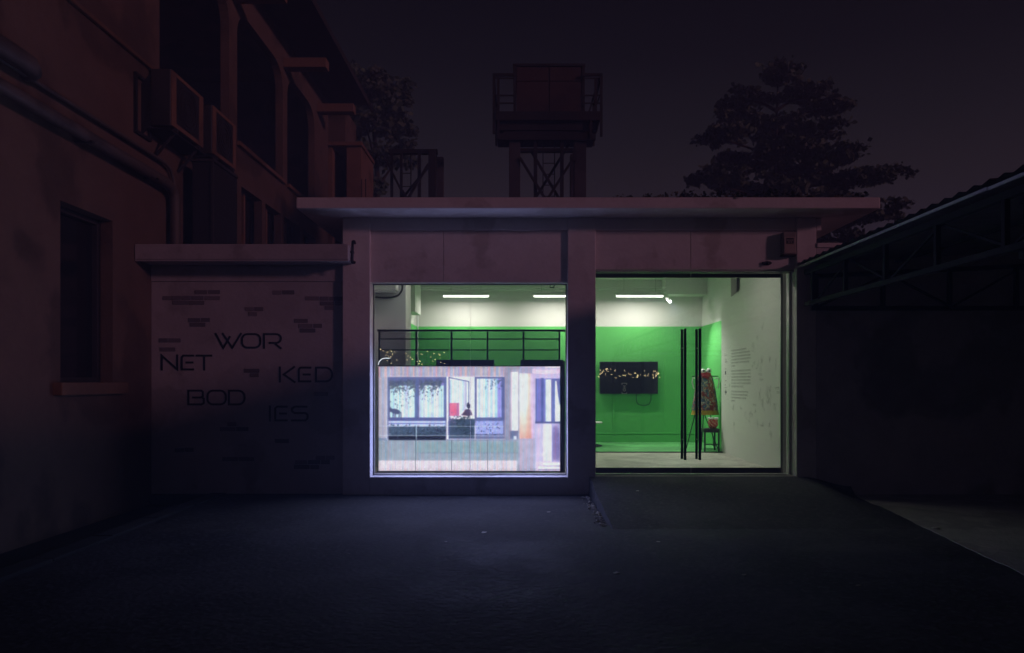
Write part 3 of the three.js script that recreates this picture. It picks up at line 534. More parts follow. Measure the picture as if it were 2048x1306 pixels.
// indoor air conditioner with cable loop, and ceiling projector
{
  const a = thing('indoor_air_conditioner', 'pale wall air conditioner at the top corner of the shop window', 'air conditioner', [-1.98, 2.84, -1.03]);
  part('case', bx(-2.155, -1.80, 2.84, 3.06, -1.118, -0.93, 0.03), M.white, a);
  part('outlet_flap', bx(-2.13, -1.83, 2.826, 2.838, -1.06, -0.96), M.inGrey, a);
  part('pipe', tube([V(-2.14, 2.765, -1.08), V(-2.02, 2.755, -1.08), V(-1.9, 2.76, -1.08), V(-1.8, 2.79, -1.08), V(-1.745, 2.87, -1.08), V(-1.735, 3.1, -1.08), V(-1.735, 3.63, -1.08)], 0.014), M.black, a);
  const p = thing('ceiling_projector', 'small white projector hanging from the gallery ceiling', 'projector', [0.78, 3.3, -3.4]);
  part('body', bx(0.66, 0.92, 3.27, 3.37, -3.6, -3.35, 0.02), M.white, p);
  part('lens', bar(V(0.72, 3.32, -3.35), V(0.72, 3.32, -3.32), 0.03, 0.03, 18), M.black, p);
  part('mount', [bar(V(0.79, 3.37, -3.47), V(0.79, 3.639, -3.47), 0.015, 0.015, 10), bx(0.74, 0.84, 3.62, 3.639, -3.52, -3.42)], M.black, p);
  part('bracket', [bx(0.535, 0.55, 3.22, 3.45, -3.47, -3.45), bx(0.605, 0.62, 3.22, 3.45, -3.47, -3.45), bx(0.535, 0.62, 3.2, 3.22, -3.47, -3.45), bar(V(0.578, 3.2, -3.46), V(0.68, 3.3, -3.46), 0.012), bar(V(0.543, 3.45, -3.46), V(0.543, 3.639, -3.46), 0.012)], M.black, p);
}

// ---------------------------------------------------------------- outside of the gallery: meter box, roof weeds
{
  const b = thing('meter_box', 'small grey meter box fixed on the facade above the doors', 'meter box', [3.575, 3.19, -0.06]);
  part('case', bx(3.49, 3.665, 3.2, 3.5, -0.058, 0.06, 0.012), std(0.24, 0.22, 0.21, 0.7), b);
  part('cover', bx(3.502, 3.653, 3.215, 3.43, 0.06, 0.07, 0.004), std(0.36, 0.30, 0.27, 0.6), b);
  part('window', bx(3.53, 3.625, 3.34, 3.415, 0.0705, 0.075), M.acDark, b);
  for (const [x, y] of [[3.545, 3.385], [3.575, 3.385], [3.603, 3.385], [3.56, 3.36], [3.592, 3.36]]) part('dial', bx(x - 0.01, x + 0.01, y - 0.008, y + 0.008, 0.0755, 0.078), std(0.3, 0.26, 0.24, 0.6), b);
  part('bottom_flange', bx(3.485, 3.67, 3.185, 3.2, -0.058, 0.065), M.acDark, b);
  const l = thing('cable_grommet', 'flat dark cable outlet on the facade under the meter box', 'cable outlet', [3.31, 3.08, -0.058]);
  part('disc', new THREE.CylinderGeometry(0.05, 0.055, 0.03, 24).rotateX(Math.PI / 2).scale(1.2, 0.5, 1).translate(3.31, 3.1, -0.044), M.acDark, l);
  part('nozzle', bar(V(3.31, 3.1, -0.03), V(3.31, 3.07, 0.0), 0.012, 0.012, 10), M.black, l);
}
// foliage: many small folded leaves in clumps
function foliage(pads, size, tones) {
  const pos = [], col = [];
  const up = V(0, 1, 0);
  for (const p of pads) {
    const nc = p.clumps, per = p.n / nc;
    for (let c = 0; c < nc; c++) {
      let a, b, d; do { a = rr(-1, 1); b = rr(-1, 1); d = rr(-1, 1); } while (a * a + b * b + d * d > 1);
      const cc = V(p.c[0] + a * p.r[0], p.c[1] + b * p.r[1], p.c[2] + d * p.r[2]), cr = rr(0.6, 1.4) * p.clump, tone = tones[rnd() * tones.length | 0], tv = rr(0.6, 1.3);
      for (let k = 0; k < per; k++) {
        const e = V(cc.x + (rnd() + rnd() - 1) * cr, cc.y + (rnd() + rnd() - 1) * cr * 0.45, cc.z + (rnd() + rnd() - 1) * cr);
        const dir = V(rr(-1, 1), rr(-0.6, 0.4), rr(-1, 1)).normalize(), side = V(rr(-1, 1), rr(-0.4, 0.4), rr(-1, 1)).cross(dir).normalize(), L = size * rr(0.6, 1.3), w = L * rr(0.28, 0.42);
        const t0 = e.clone(), t1 = e.clone().addScaledVector(dir, L * 0.5).addScaledVector(side, w), t2 = e.clone().addScaledVector(dir, L), t3 = e.clone().addScaledVector(dir, L * 0.5).addScaledVector(side, -w).addScaledVector(up, L * 0.1);
        for (const q of [t0, t1, t2, t0, t2, t3]) { pos.push(q.x, q.y, q.z); col.push(tone[0] * tv, tone[1] * tv, tone[2] * tv); }
      }
    }
  }
  const g = new THREE.BufferGeometry(); g.setAttribute('position', new THREE.Float32BufferAttribute(pos, 3)); g.setAttribute('color', new THREE.Float32BufferAttribute(col, 3)); g.computeVertexNormals();
  return g;
}
const greens = [[0.06, 0.10, 0.05], [0.075, 0.115, 0.055], [0.07, 0.10, 0.05], [0.05, 0.085, 0.045]];
{
  const pads = [];
  for (let k = 0; k < 34; k++) { const x = k < 26 ? rr(2.1, 4.4) : rr(1.2, 2.2), h = rr(0.03, 0.1); pads.push({ c: [x, 3.85 + h * 0.5, rr(0.2, 0.46)], r: [0.1, h, 0.08], n: 26, clumps: 3, clump: 0.09 }); }
  const w = new THREE.Mesh(foliage(pads, 0.05, [[0.07, 0.06, 0.03], [0.05, 0.07, 0.03], [0.03, 0.04, 0.02]]), M.leaf); w.name = 'weeds'; w.castShadow = w.receiveShadow = true; w.userData = { kind: 'stuff', label: 'low weeds and moss growing along the edge of the flat roof', category: 'weeds' }; scene.add(w);
}

// ---------------------------------------------------------------- annex wall with the lettering
const ZA = -0.1;
const annex = thing('annex', 'low annex wall with exposed brick patches and a concrete canopy', 'building', [-3.67, 0, -1.5]);
{
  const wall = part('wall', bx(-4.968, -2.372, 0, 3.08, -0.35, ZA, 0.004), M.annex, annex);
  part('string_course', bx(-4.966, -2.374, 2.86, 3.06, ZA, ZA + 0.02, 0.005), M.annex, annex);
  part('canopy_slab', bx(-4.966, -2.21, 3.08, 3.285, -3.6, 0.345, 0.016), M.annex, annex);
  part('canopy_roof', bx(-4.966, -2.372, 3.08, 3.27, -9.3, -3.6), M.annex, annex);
  part('drip_edge', bx(-4.96, -2.214, 3.065, 3.08, 0.30, 0.335), M.annex, annex);
  const K = 148.4, px = (p) => (p - 1040) / K, py = (p) => 1.5 + (765 - p) / K;
  const bricks = [std(0.17, 0.15, 0.16, 0.95, { map: grimeMap }), std(0.22, 0.19, 0.2, 0.95, { map: grimeMap }), std(0.14, 0.125, 0.135, 0.95, { map: grimeMap })];
  const bg = [0.19, 0.165, 0.21, 0.12].map((w) => bx(-w / 2, w / 2, -0.0275, 0.0275, -0.006, 0.007, 0.004));
  const rows = [[390, 442, 584], [325, 428, 596], [345, 402, 605.5], [545, 592, 585], [490, 536, 618], [497, 528, 627.5], [610, 682, 597], [640, 682, 606.5], [650, 668, 616], [376, 416, 640], [380, 404, 649.5], [588, 616, 642], [597, 646, 651.5], [600, 632, 661], [318, 352, 681], [320, 345, 699], [488, 520, 741], [500, 530, 750], [628, 662, 788], [440, 498, 858], [455, 486, 848.5], [550, 586, 882], [588, 640, 934], [590, 670, 924.5], [632, 676, 915], [445, 497, 918], [350, 400, 900]];
  for (const [a, b, y] of rows) for (let x = a; x < b - 12; ) { const k = rnd() * 4 | 0, w = [0.19, 0.165, 0.21, 0.12][k] * K; put('brick', bg[k], bricks[rnd() * 3 | 0], wall, px(x + w / 2), py(y) + rr(-0.003, 0.003), ZA + rr(-0.001, 0.002)); x += w + 1.6; }
  // overflow pipe at the slab end
  const pp = thing('overflow_pipe', 'rusty bent overflow pipe at the end of the annex canopy', 'pipe', [-2.2, 3.08, 0.2]);
  part('pipe', tube([V(-2.19, 3.09, 0.22), V(-2.185, 3.2, 0.22), V(-2.182, 3.31, 0.22), V(-2.175, 3.335, 0.24), V(-2.15, 3.33, 0.27), V(-2.14, 3.3, 0.28)], 0.018, 30, 8), M.rust, pp);
  part('clip', bx(-2.212, -2.165, 3.19, 3.21, 0.19, 0.245), M.rust, pp);
  part('elbow', tube([V(-2.19, 3.1, 0.22), V(-2.185, 3.07, 0.225), V(-2.15, 3.06, 0.24)], 0.02, 14, 8), M.rust, pp);

  // lettering: flat black strokes
  const stroke = (pts, w, closed) => {                                    // outline of a mitred stroke
    const n = pts.length, L = [], Rr = [];
    for (let i = 0; i < n; i++) {
      const p = pts[i], a = closed ? pts[(i + n - 1) % n] : pts[i - 1], b = closed ? pts[(i + 1) % n] : pts[i + 1];
      const d1 = a && [p[0] - a[0], p[1] - a[1]], d2 = b && [b[0] - p[0], b[1] - p[1]], nn = (d) => { const l = Math.hypot(...d); return [-d[1] / l, d[0] / l]; };
      let m; if (!d1) m = nn(d2); else if (!d2) m = nn(d1); else { const u = nn(d1), v = nn(d2), s = [u[0] + v[0], u[1] + v[1]], q = Math.max(0.35, (s[0] * u[0] + s[1] * u[1]) ); m = [s[0] / q, s[1] / q]; }
      L.push([p[0] + m[0] * w / 2, p[1] + m[1] * w / 2]); Rr.push([p[0] - m[0] * w / 2, p[1] - m[1] * w / 2]);
    }
    const sh = new THREE.Shape();
    if (closed) { const o = Math.hypot(L[0][0] - L[(n / 2) | 0][0], L[0][1] - L[(n / 2) | 0][1]) > Math.hypot(Rr[0][0] - Rr[(n / 2) | 0][0], Rr[0][1] - Rr[(n / 2) | 0][1]) ? [L, Rr] : [Rr, L]; o[0].forEach((p, i) => (i ? sh.lineTo(...p) : sh.moveTo(...p))); sh.closePath(); const h = new THREE.Path(); o[1].forEach((p, i) => (i ? h.lineTo(...p) : h.moveTo(...p))); h.closePath(); sh.holes.push(h); }
    else { [...L, ...Rr.reverse()].forEach((p, i) => (i ? sh.lineTo(...p) : sh.moveTo(...p))); sh.closePath(); }
    return sh;
  };
  const arc = (cx, cy, rx, ry, a0, a1, n = 8) => Array.from({ length: n + 1 }, (_, i) => { const a = (a0 + (a1 - a0) * i / n) * Math.PI / 180; return [cx + rx * Math.cos(a), cy + ry * Math.sin(a)]; });
  const G = {   // unit box: x 0..w, y 0..1
    N: () => [[[0.06, 0], [0.06, 0.93], [1.0, 0.07], [1.0, 1]]],
    E: () => [[[0.95, 0.93], [0.18, 0.93], [0.07, 0.82], [0.07, 0.07], [0.95, 0.07]], [[0.34, 0.5], [0.9, 0.5]]],
    T: () => [[[0, 0.93], [1.1, 0.93]], [[0.56, 0.86], [0.56, 0]]],
    W: () => [[[0.0, 1], [0.46, 0.06], [0.86, 0.8]], [[0.4, 1], [0.98, 0.06], [1.5, 1]]],
    O: () => [[...arc(0.82, 0.6, 0.33, 0.33, 0, 90, 6), ...arc(0.4, 0.6, 0.33, 0.33, 90, 180, 6), ...arc(0.4, 0.4, 0.33, 0.33, 180, 270, 6), ...arc(0.82, 0.4, 0.33, 0.33, 270, 360, 6), 'c']],
    R: () => [[[0.07, 0], [0.07, 0.93], [0.75, 0.93], ...arc(0.8, 0.65, 0.28, 0.28, 80, -90, 8), [0.36, 0.37]], [[0.72, 0.32], [1.1, 0]]],
    K: () => [[[0.07, 0], [0.07, 1]], [[1.05, 1], [0.32, 0.5], [1.08, 0]]],
    D: () => [[[0.07, 0.93], [0.6, 0.93], ...arc(0.62, 0.55, 0.38, 0.38, 85, 0, 5), ...arc(0.62, 0.45, 0.38, 0.38, 0, -85, 5), [0.6, 0.07], [0.07, 0.07], 'c']],
    B: () => [[[0.3, 0.5], [0.86, 0.5], [0.98, 0.58], [0.98, 0.85], [0.88, 0.93], [0.07, 0.93], [0.07, 0.07], [0.9, 0.07], [1.04, 0.15], [1.04, 0.42], [0.96, 0.49]]],
    I: () => [[[0.07, 0], [0.07, 1]]],
    S: () => [[[1.05, 0.93], [0.28, 0.93], [0.1, 0.82], [0.1, 0.64], [0.26, 0.53], [0.92, 0.53], [1.06, 0.42], [1.06, 0.2], [0.92, 0.07], [0.03, 0.07]]],
  };
  const words = [['NET', [['N', 322, 355], ['E', 362, 390], ['T', 392, 425]], 741, 709], ['WOR', [['W', 431, 483], ['O', 482, 521], ['R', 526, 563]], 697.5, 666], ['KED', [['K', 558, 591], ['E', 596, 624.5], ['D', 630, 664.5]], 765, 733], ['BOD', [['B', 375, 408], ['O', 413, 452], ['D', 456, 489.5]], 811, 779], ['IES', [['I', 538, 542], ['E', 549, 577], ['S', 581, 615.5]], 843, 811]];
  const where = { NET: 'lettering NET in wide black capitals on the annex wall', WOR: 'lettering WOR in wide black capitals, topmost on the annex wall', KED: 'lettering KED in wide black capitals beside the column', BOD: 'lettering BOD in wide black capitals under NET', IES: 'lettering IES in wide black capitals, lowest on the annex wall' };
  for (const [word, ls, yb, yt] of words) {
    const t = thing('wall_lettering', where[word], 'lettering', [px((ls[0][1] + ls[2][2]) / 2), py(yb), ZA]);
    for (const [ch, a, b] of ls) {
      const w = px(b) - px(a), h = py(yt) - py(yb), gl = G[ch](), mx = { W: 1.5, T: 1.1, O: 1.15, R: 1.1, K: 1.08, S: 1.06, B: 1.04, I: 0.14 }[ch] ?? 1, gs = [];
      gl.forEach((st, k) => { const closed = st[st.length - 1] === 'c', pts = st.filter((q) => q !== 'c').map(([u, v]) => [px(a) + u / mx * w, py(yb) + v * h]); const g = new THREE.ExtrudeGeometry(stroke(pts, 0.027, closed), { depth: 0.006 - k * 0.0008, bevelEnabled: false, curveSegments: 1 }); g.translate(0, 0, ZA + 0.001); gs.push(g); });
      part('letter', gs, M.letter, t);
    }
  }
}

// ---------------------------------------------------------------- old building along the yard
{
  const X = -4.97, b = thing('old_building', 'tall old building with arched loggia openings and rooftop eaves', 'building', [-6.5, 0, 0]);
  const s = new THREE.Shape(); s.moveTo(-13, -0.2); s.lineTo(9.3, -0.2); s.lineTo(9.3, 9.2); s.lineTo(-13, 9.2); s.closePath();
  const D = 9.87, hole = (d0, d1, y0, y1, r = 0) => { const p = new THREE.Path(), a = d0 - D, c = d1 - D; p.moveTo(a, y0); p.lineTo(c, y0); if (r) { p.lineTo(c, y1 - r); p.bezierCurveTo(c, y1 - r * 0.3, c - r * 0.5, y1, c - r * 1.3, y1); p.lineTo(a + r * 1.3, y1); p.bezierCurveTo(a + r * 0.5, y1, a, y1 - r * 0.3, a, y1 - r); } else { p.lineTo(c, y1); p.lineTo(a, y1); } p.closePath(); s.holes.push(p); };
  hole(8.0, 9.03, 1.5, 3.47);
  const loggia = [[10.2, 12.65], [13.0, 15.5], [15.8, 17.9]]; for (const [a, c] of loggia) hole(a, c, 5.72, 8.1, 0.5);
  const low = [[12.3, 13.0], [13.2, 14.25], [14.45, 15.4], [15.6, 16.7], [16.95, 18.0]]; for (const [a, c] of low) hole(a, c, 3.45, 5.0);
  const g = new THREE.ExtrudeGeometry(s, { depth: 0.15, bevelEnabled: false, curveSegments: 8 }); g.rotateY(Math.PI / 2); g.translate(X - 0.15, 0, 0);
  part('wall', metric(g), M.oldWall, b);
  part('rear_wall', bx(-9.2, -9, -0.2, 9.2, -9.3, 13), M.oldWall, b);
  part('end_wall', bx(-9, X - 0.35, -0.2, 9.2, -9.3, -9.1), M.oldWall, b);
  part('end_wall', bx(-9, X - 0.35, -0.2, 9.2, 12.8, 13), M.oldWall, b);
  part('upper_floor', bx(-9, X - 0.352, 5.4, 5.68, -9.1, 12.8), M.oldWall, b);
  part('cross_wall', bx(-9, X - 0.352, -0.2, 9.2, -0.25, -0.05), M.oldWall, b);
  part('roof', bx(-9.2, X - 0.002, 9.2, 9.45, -9.4, 13.2), M.oldWall, b);
  part('eave', bx(X, -3.95, 8.75, 8.9, -9.5, 13.2, 0.01), M.rust, b);
  for (const d of [10.0, 12.82, 15.65, 18.2]) part('corbel', bx(X, -4.07, 8.12, 8.32, D - d - 0.13, D - d + 0.13, 0.01), M.oldTrim, b);
  for (const [a, c] of loggia) part('sill', bx(X, X + 0.07, 5.66, 5.735, D - c - 0.05, D - a + 0.05, 0.008), M.oldTrim, b);
  part('string_course', bx(X, X + 0.05, 5.69, 5.74, -0.25, 10, 0.008), M.oldTrim, b);
  // windows of the lower row: dark glass behind posts
  for (const [a, c] of low) { const w = part('window', bx(X - 0.22, X - 0.20, 3.45, 5.0, D - c, D - a), M.darkGlass, b); part('mullion', bx(X - 0.2, X - 0.14, 3.45, 5.0, D - (a + c) / 2 - 0.04, D - (a + c) / 2 + 0.04), M.oldTrim, w); part('sill', bx(X, X + 0.06, 3.38, 3.45, D - c - 0.04, D - a + 0.04), M.oldTrim, w); }
  // ground-floor window
  const w = part('window', bx(X - 0.24, X - 0.22, 1.5, 3.47, 0.84, 1.87), M.darkGlass, b, 'dark tall window with a thick sill');
  part('frame', [bx(X - 0.22, X - 0.16, 1.5, 3.47, 0.84, 0.9), bx(X - 0.22, X - 0.16, 1.5, 3.47, 1.81, 1.87), bx(X - 0.22, X - 0.16, 3.41, 3.47, 0.9, 1.81), bx(X - 0.22, X - 0.16, 1.5, 1.56, 0.9, 1.81)], M.rust, w);
  part('sill', bx(X - 0.2, X + 0.1, 1.36, 1.5, 0.66, 2.0, 0.015), M.oldTrim, w);
  // pipes along the wall
  part('pipe', tube([V(X + 0.13, 4.27, 9), V(X + 0.13, 4.27, 4), V(X + 0.13, 4.24, 0.2), V(X + 0.13, 4.22, -0.35), V(X + 0.13, 4.12, -0.5), V(X + 0.13, 3.95, -0.52), V(X + 0.13, 3.6, -0.52), V(X + 0.13, 3.286, -0.52)], 0.07, 90, 12), M.pipe, b);
  part('pipe', tube([V(X + 0.06, 4.56, 9), V(X + 0.06, 4.55, 1), V(X + 0.06, 4.53, -0.4), V(X + 0.06, 4.4, -0.62), V(X + 0.06, 3.286, -0.65)], 0.025, 60, 8), M.pipe, b);
  part('pipe', tube([V(X + 0.15, 4.62, 9), V(X + 0.15, 4.62, 4.4), V(X + 0.15, 4.62, 2.7), V(X + 0.12, 4.62, 2.5), V(X - 0.02, 4.62, 2.45)], 0.1, 50, 14), M.pipe, b);
  for (const z of [7, 5.2, 3.4, 1.6, 0.1]) part('pipe_clip', bx(X, X + 0.2, 4.18, 4.2, z - 0.02, z + 0.02), M.rust, b);
}
function condenser(x0, x1, y0, y1, z0, z1, label) {            // z0 nearer the street
  const t = thing('air_conditioner', label, 'air conditioner', [(x0 + x1) / 2, y0, (z0 + z1) / 2], 'outdoor air conditioners on the old building');
  part('case', bx(x0, x1, y0 + 0.03, y1, z1, z0, 0.015), M.acCase, t);
  const cy = (y0 + y1) / 2 + 0.02, h = (y1 - y0) * 0.4, L = z0 - z1;
  part('fan_recess', bx(x1 + 0.001, x1 + 0.004, cy - h, cy + h, z1 + L * 0.14, z0 - L * 0.14), M.acDark, t);
  part('front_frame', [bx(x1, x1 + 0.012, cy + h, y1 - 0.01, z1 + 0.01, z0 - 0.01), bx(x1, x1 + 0.012, y0 + 0.04, cy - h, z1 + 0.01, z0 - 0.01), bx(x1, x1 + 0.012, cy - h, cy + h, z1 + 0.01, z1 + L * 0.14), bx(x1, x1 + 0.012, cy - h, cy + h, z0 - L * 0.14, z0 - 0.01)], M.oldTrim, t);
  part('drip_tray', bx(-4.96, x1 + 0.02, y0 - 0.045, y0 - 0.032, z1 - 0.05, z0 + 0.1), M.acDark, t);
  const rings = []; for (const r of [0.3, 0.55, 0.8, 1]) rings.push(new THREE.TorusGeometry(h * r * 0.95, 0.006, 6, 26).rotateY(Math.PI / 2).translate(x1 + 0.012, cy, (z0 + z1) / 2));
  part('grille', merge(rings), M.rust, t);
  for (const z of [z0 - 0.15, z1 + 0.15]) part('bracket', [bx(-4.968, x1 + 0.03, y0 - 0.03, y0 + 0.028, z - 0.02, z + 0.02), bar(V(-4.95, y0 - 0.35, z), V(x1 - 0.02, y0 - 0.03, z), 0.03)], M.rust, t);
}
condenser(-4.93, -4.66, 4.9, 5.69, 0.0, -1.0, 'outdoor air conditioner beside the dark louvre, above the bent pipes');
condenser(-4.93, -4.64, 4.92, 5.69, -1.28, -2.2, 'outdoor air conditioner at the foot of the first arch pillar');
{
  const t = thing('vent_louvre', 'dark metal louvre panel on the old wall beside the air conditioner', 'louvre', [-4.95, 4.7, 0.1]);
  part('frame', [bx(-4.969, -4.93, 4.72, 5.5, 0.32, 0.36), bx(-4.969, -4.93, 4.72, 5.5, -0.04, 0.0), bx(-4.969, -4.93, 4.72, 4.76, 0.0, 0.32), bx(-4.969, -4.93, 5.46, 5.5, 0.0, 0.32)], M.darkMetal, t);
  for (let k = 0; k < 11; k++) part('slat', bar(V(-4.965, 4.8 + k * 0.062, 0.16), V(-4.935, 4.775 + k * 0.062, 0.16), 0.32, 0.008).rotateY(0), M.darkMetal, t);
  const c = thing('equipment_cabinet', 'tall metal equipment cabinet standing on the annex roof', 'cabinet', [-4.6, 3.286, -1.35]);
  part('case', bx(-4.78, -4.48, 3.3, 4.72, -1.8, -0.92, 0.01), M.acDark, c);
  part('cap', bx(-4.8, -4.45, 4.72, 4.76, -1.83, -0.89, 0.008), M.acCase, c);
  part('corner_post', bx(-4.5, -4.465, 3.3, 4.72, -0.93, -0.9), M.acCase, c);
  part('corner_post', bx(-4.5, -4.465, 3.3, 4.72, -1.82, -1.79), M.acCase, c);
  part('plinth', bx(-4.77, -4.49, 3.286, 3.3, -1.79, -0.93), M.rust, c);
}
// stair house behind the eaves, with the doorway facing the street
{
  const t = thing('stair_house', 'brownish stair house with a dark doorway behind the flat roof', 'building', [-4.5, 0, -10]);
  const z = -9.32;
  part('wall', bx(-4.5, -4.12, 0, 7.62, z - 1.6, z, 0.01), M.oldTrim, t);
  part('wall', bx(-4.98, -4.86, 0, 7.62, z - 1.6, z, 0.01), M.oldTrim, t);
  part('wall', bx(-4.86, -4.5, 0, 7.62, z - 1.6, z - 1.3), M.acDark, t);
  part('lintel', bx(-5.0, -4.08, 7.62, 7.72, z - 1.6, z + 0.1, 0.01), M.oldTrim, t);
  part('upper_wall', bx(-5.2, -4.6, 7.72, 8.7, z - 1.6, z - 0.3), M.oldWall, t);
  const r = thing('roof_railing', 'thin rusty roof railing next to the stair house', 'railing', [-3.6, 3.9, -8.5]);
  for (const x of [-3.93, -3.83, -3.6, -3.38]) part('post', bar(V(x, 3.27, -8.5), V(x, 6.55 - (x > -3.7 ? 0.5 : 0), -8.5), 0.02), M.rust, r);
  for (const [y, x1] of [[5.62, -3.2], [5.35, -3.1], [6.02, -3.38]]) part('rail', bar(V(-3.95, y, -8.5), V(x1, y - 0.03, -8.5), 0.018), M.rust, r);
}

// ---------------------------------------------------------------- rooftop steelwork and water tank
{
  const Y = 3.845, z = -4.1, t = thing('steel_trestle', 'low steel trestle with crossed braces on the flat roof', 'trestle', [-1.9, Y, z]);
  for (const x of [-2.42, -2.24, -1.9]) part('post', bar(V(x, Y, z), V(x, 5.86, z), x === -1.9 ? 0.06 : 0.05), M.rust, t);
  part('post', bx(-1.72, -1.58, Y, 5.88, z - 0.1, z + 0.1, 0.01), M.rust, t);
  part('post', bx(-1.58, -1.46, Y, 5.8, z - 0.25, z - 0.11, 0.01), M.towerConcrete, t);
  part('top_beam', bx(-2.48, -1.56, 5.82, 5.9, z - 0.08, z + 0.03), M.rust, t);
  part('brace', bar(V(-2.42, 4.9, z + 0.05), V(-2.06, 5.0 - 0.95, z + 0.05), 0.04), M.rust, t);
  part('brace', bar(V(-2.56, 5.76, z + 0.05), V(-1.95, 4.55, z + 0.05), 0.04), M.rust, t);
  part('brace', bar(V(-1.72, 5.6, z + 0.08), V(-2.34, 4.55, z + 0.08), 0.045), M.rust, t);
  part('brace', bar(V(-1.62, 5.72, z - 0.04), V(-2.3, 4.9, z - 0.04), 0.04), M.rust, t);
  part('brace', bar(V(-2.2, 5.1, z + 0.11), V(-1.86, 4.5, z + 0.11), 0.035), M.rust, t);
  for (const y of [4.95, 5.2, 5.45]) part('rung', bar(V(-2.24, y, z), V(-2.06, y, z), 0.015), M.rust, t);
  part('rung_rail', bar(V(-2.06, Y, z), V(-2.06, 5.82, z), 0.02), M.rust, t);
}
{
  const Y = 3.845, z = -3.63, t = thing('tank_tower', 'steel and concrete tower with railed platform under the water tank', 'tower', [0.5, Y, z]);
  for (const [a, b] of [[-0.2, 0.005], [0.98, 1.2]]) for (const dz of [0, -1.0]) part('column', bx(a, b, Y, 5.95, z - 0.1 + dz, z + 0.1 + dz, 0.01), M.towerConcrete, t);
  part('platform', bx(-0.44, 1.44, 6.2, 6.36, z - 1.3, z + 0.25, 0.008), M.rust, t);
  part('beam', bx(-0.4, 1.4, 6.06, 6.2, z + 0.02, z + 0.14), M.rust, t);
  part('beam', bx(-0.42, 1.36, 5.87, 5.98, z + 0.11, z + 0.19), M.rust, t);
  part('beam', bx(-0.3, 1.3, 5.98, 6.06, z - 0.1, z + 0.1), M.rust, t);
  part('beam', bx(0.0, 0.98, 5.70, 5.76, z - 0.05, z + 0.05), M.rust, t);
  for (const [x, y0, y1] of [[-0.47, 5.97, 7.04], [-0.39, 5.87, 7.0], [1.46, 5.92, 7.04], [1.28, 5.86, 6.2], [1.36, 6.36, 6.95]]) part('rail_post', bar(V(x, y0, z + 0.2), V(x, y1, z + 0.2), 0.045), M.rust, t);
  for (const x of [-0.47, 1.46]) part('rail_post', bar(V(x, 6.2, z - 1.2), V(x, 7.02, z - 1.2), 0.04), M.rust, t);
  for (const [a, b] of [[-0.49, -0.1], [1.14, 1.48]]) for (const [y, h] of [[7.03, 0.045], [6.97, 0.02], [6.66, 0.022], [6.52, 0.022]]) part('rail', bar(V(a, y, z + 0.2), V(b, y, z + 0.2), h), M.rust, t);
  for (const x of [-0.47, 1.46]) part('rail', bar(V(x, 7.02, z + 0.2), V(x, 7.0, z - 1.2), 0.035), M.rust, t);
  part('brace', bar(V(1.24, 6.36, z + 0.17), V(1.42, 6.98, z + 0.17), 0.03), M.rust, t); part('brace', bar(V(1.33, 6.38, z + 0.15), V(1.45, 6.7, z + 0.15), 0.025), M.rust, t);
  for (const x of [0.28, 0.76]) part('strut', bar(V(x, Y, z + 0.06), V(x, 5.87, z + 0.06), 0.065), M.rust, t);
  for (const [a, b, c, d, e] of [[0.0, 5.56, 0.5, 4.75, 0.12], [0.2, 5.72, 0.8, 4.7, 0.02], [0.99, 5.6, 0.42, 4.7, 0.1], [0.9, 5.86, 0.3, 4.9, -0.04]]) part('brace', bar(V(a, b, z + e), V(c, d, z + e), 0.045), M.rust, t);
  for (let k = 0; k < 5; k++) part('ladder_rung', bar(V(0.43, 4.9 + k * 0.2, z), V(0.62, 4.9 + k * 0.2, z), 0.014), M.rust, t);
  for (const x of [0.42, 0.63]) part('ladder_rail', bar(V(x, Y, z), V(x, 5.95, z), 0.018), M.rust, t);
  part('corner_bracket', bx(0.95, 1.02, 5.5, 5.72, z + 0.1, z + 0.13), M.rust, t);
  const k = thing('water_tank', 'boxy reddish water tank made of bolted panels on the tower', 'water tank', [0.52, 6.36, z - 0.45]);
  const z0 = z + 0.12;
  part('core', bx(-0.06, 1.11, 6.362, 7.21, z - 1.05, z0 - 0.012), M.tankPaint, k);
  for (const [a, b] of [[-0.065, 0.515], [0.535, 1.115]]) for (const [c, d] of [[6.39, 6.93], [6.95, 7.2]]) part('panel', bx(a, b, c, d, z0 - 0.011, z0 + 0.008, 0.008), M.tankPaint, k);
  part('frame', bx(-0.12, -0.07, 6.362, 7.26, z0 - 0.05, z0 + 0.02), M.rust, k); part('frame', bx(1.12, 1.17, 6.362, 7.26, z0 - 0.05, z0 + 0.02), M.rust, k);
  part('lid', bx(-0.13, 1.18, 7.212, 7.26, z - 1.1, z0 + 0.03, 0.01), M.rust, k);
}

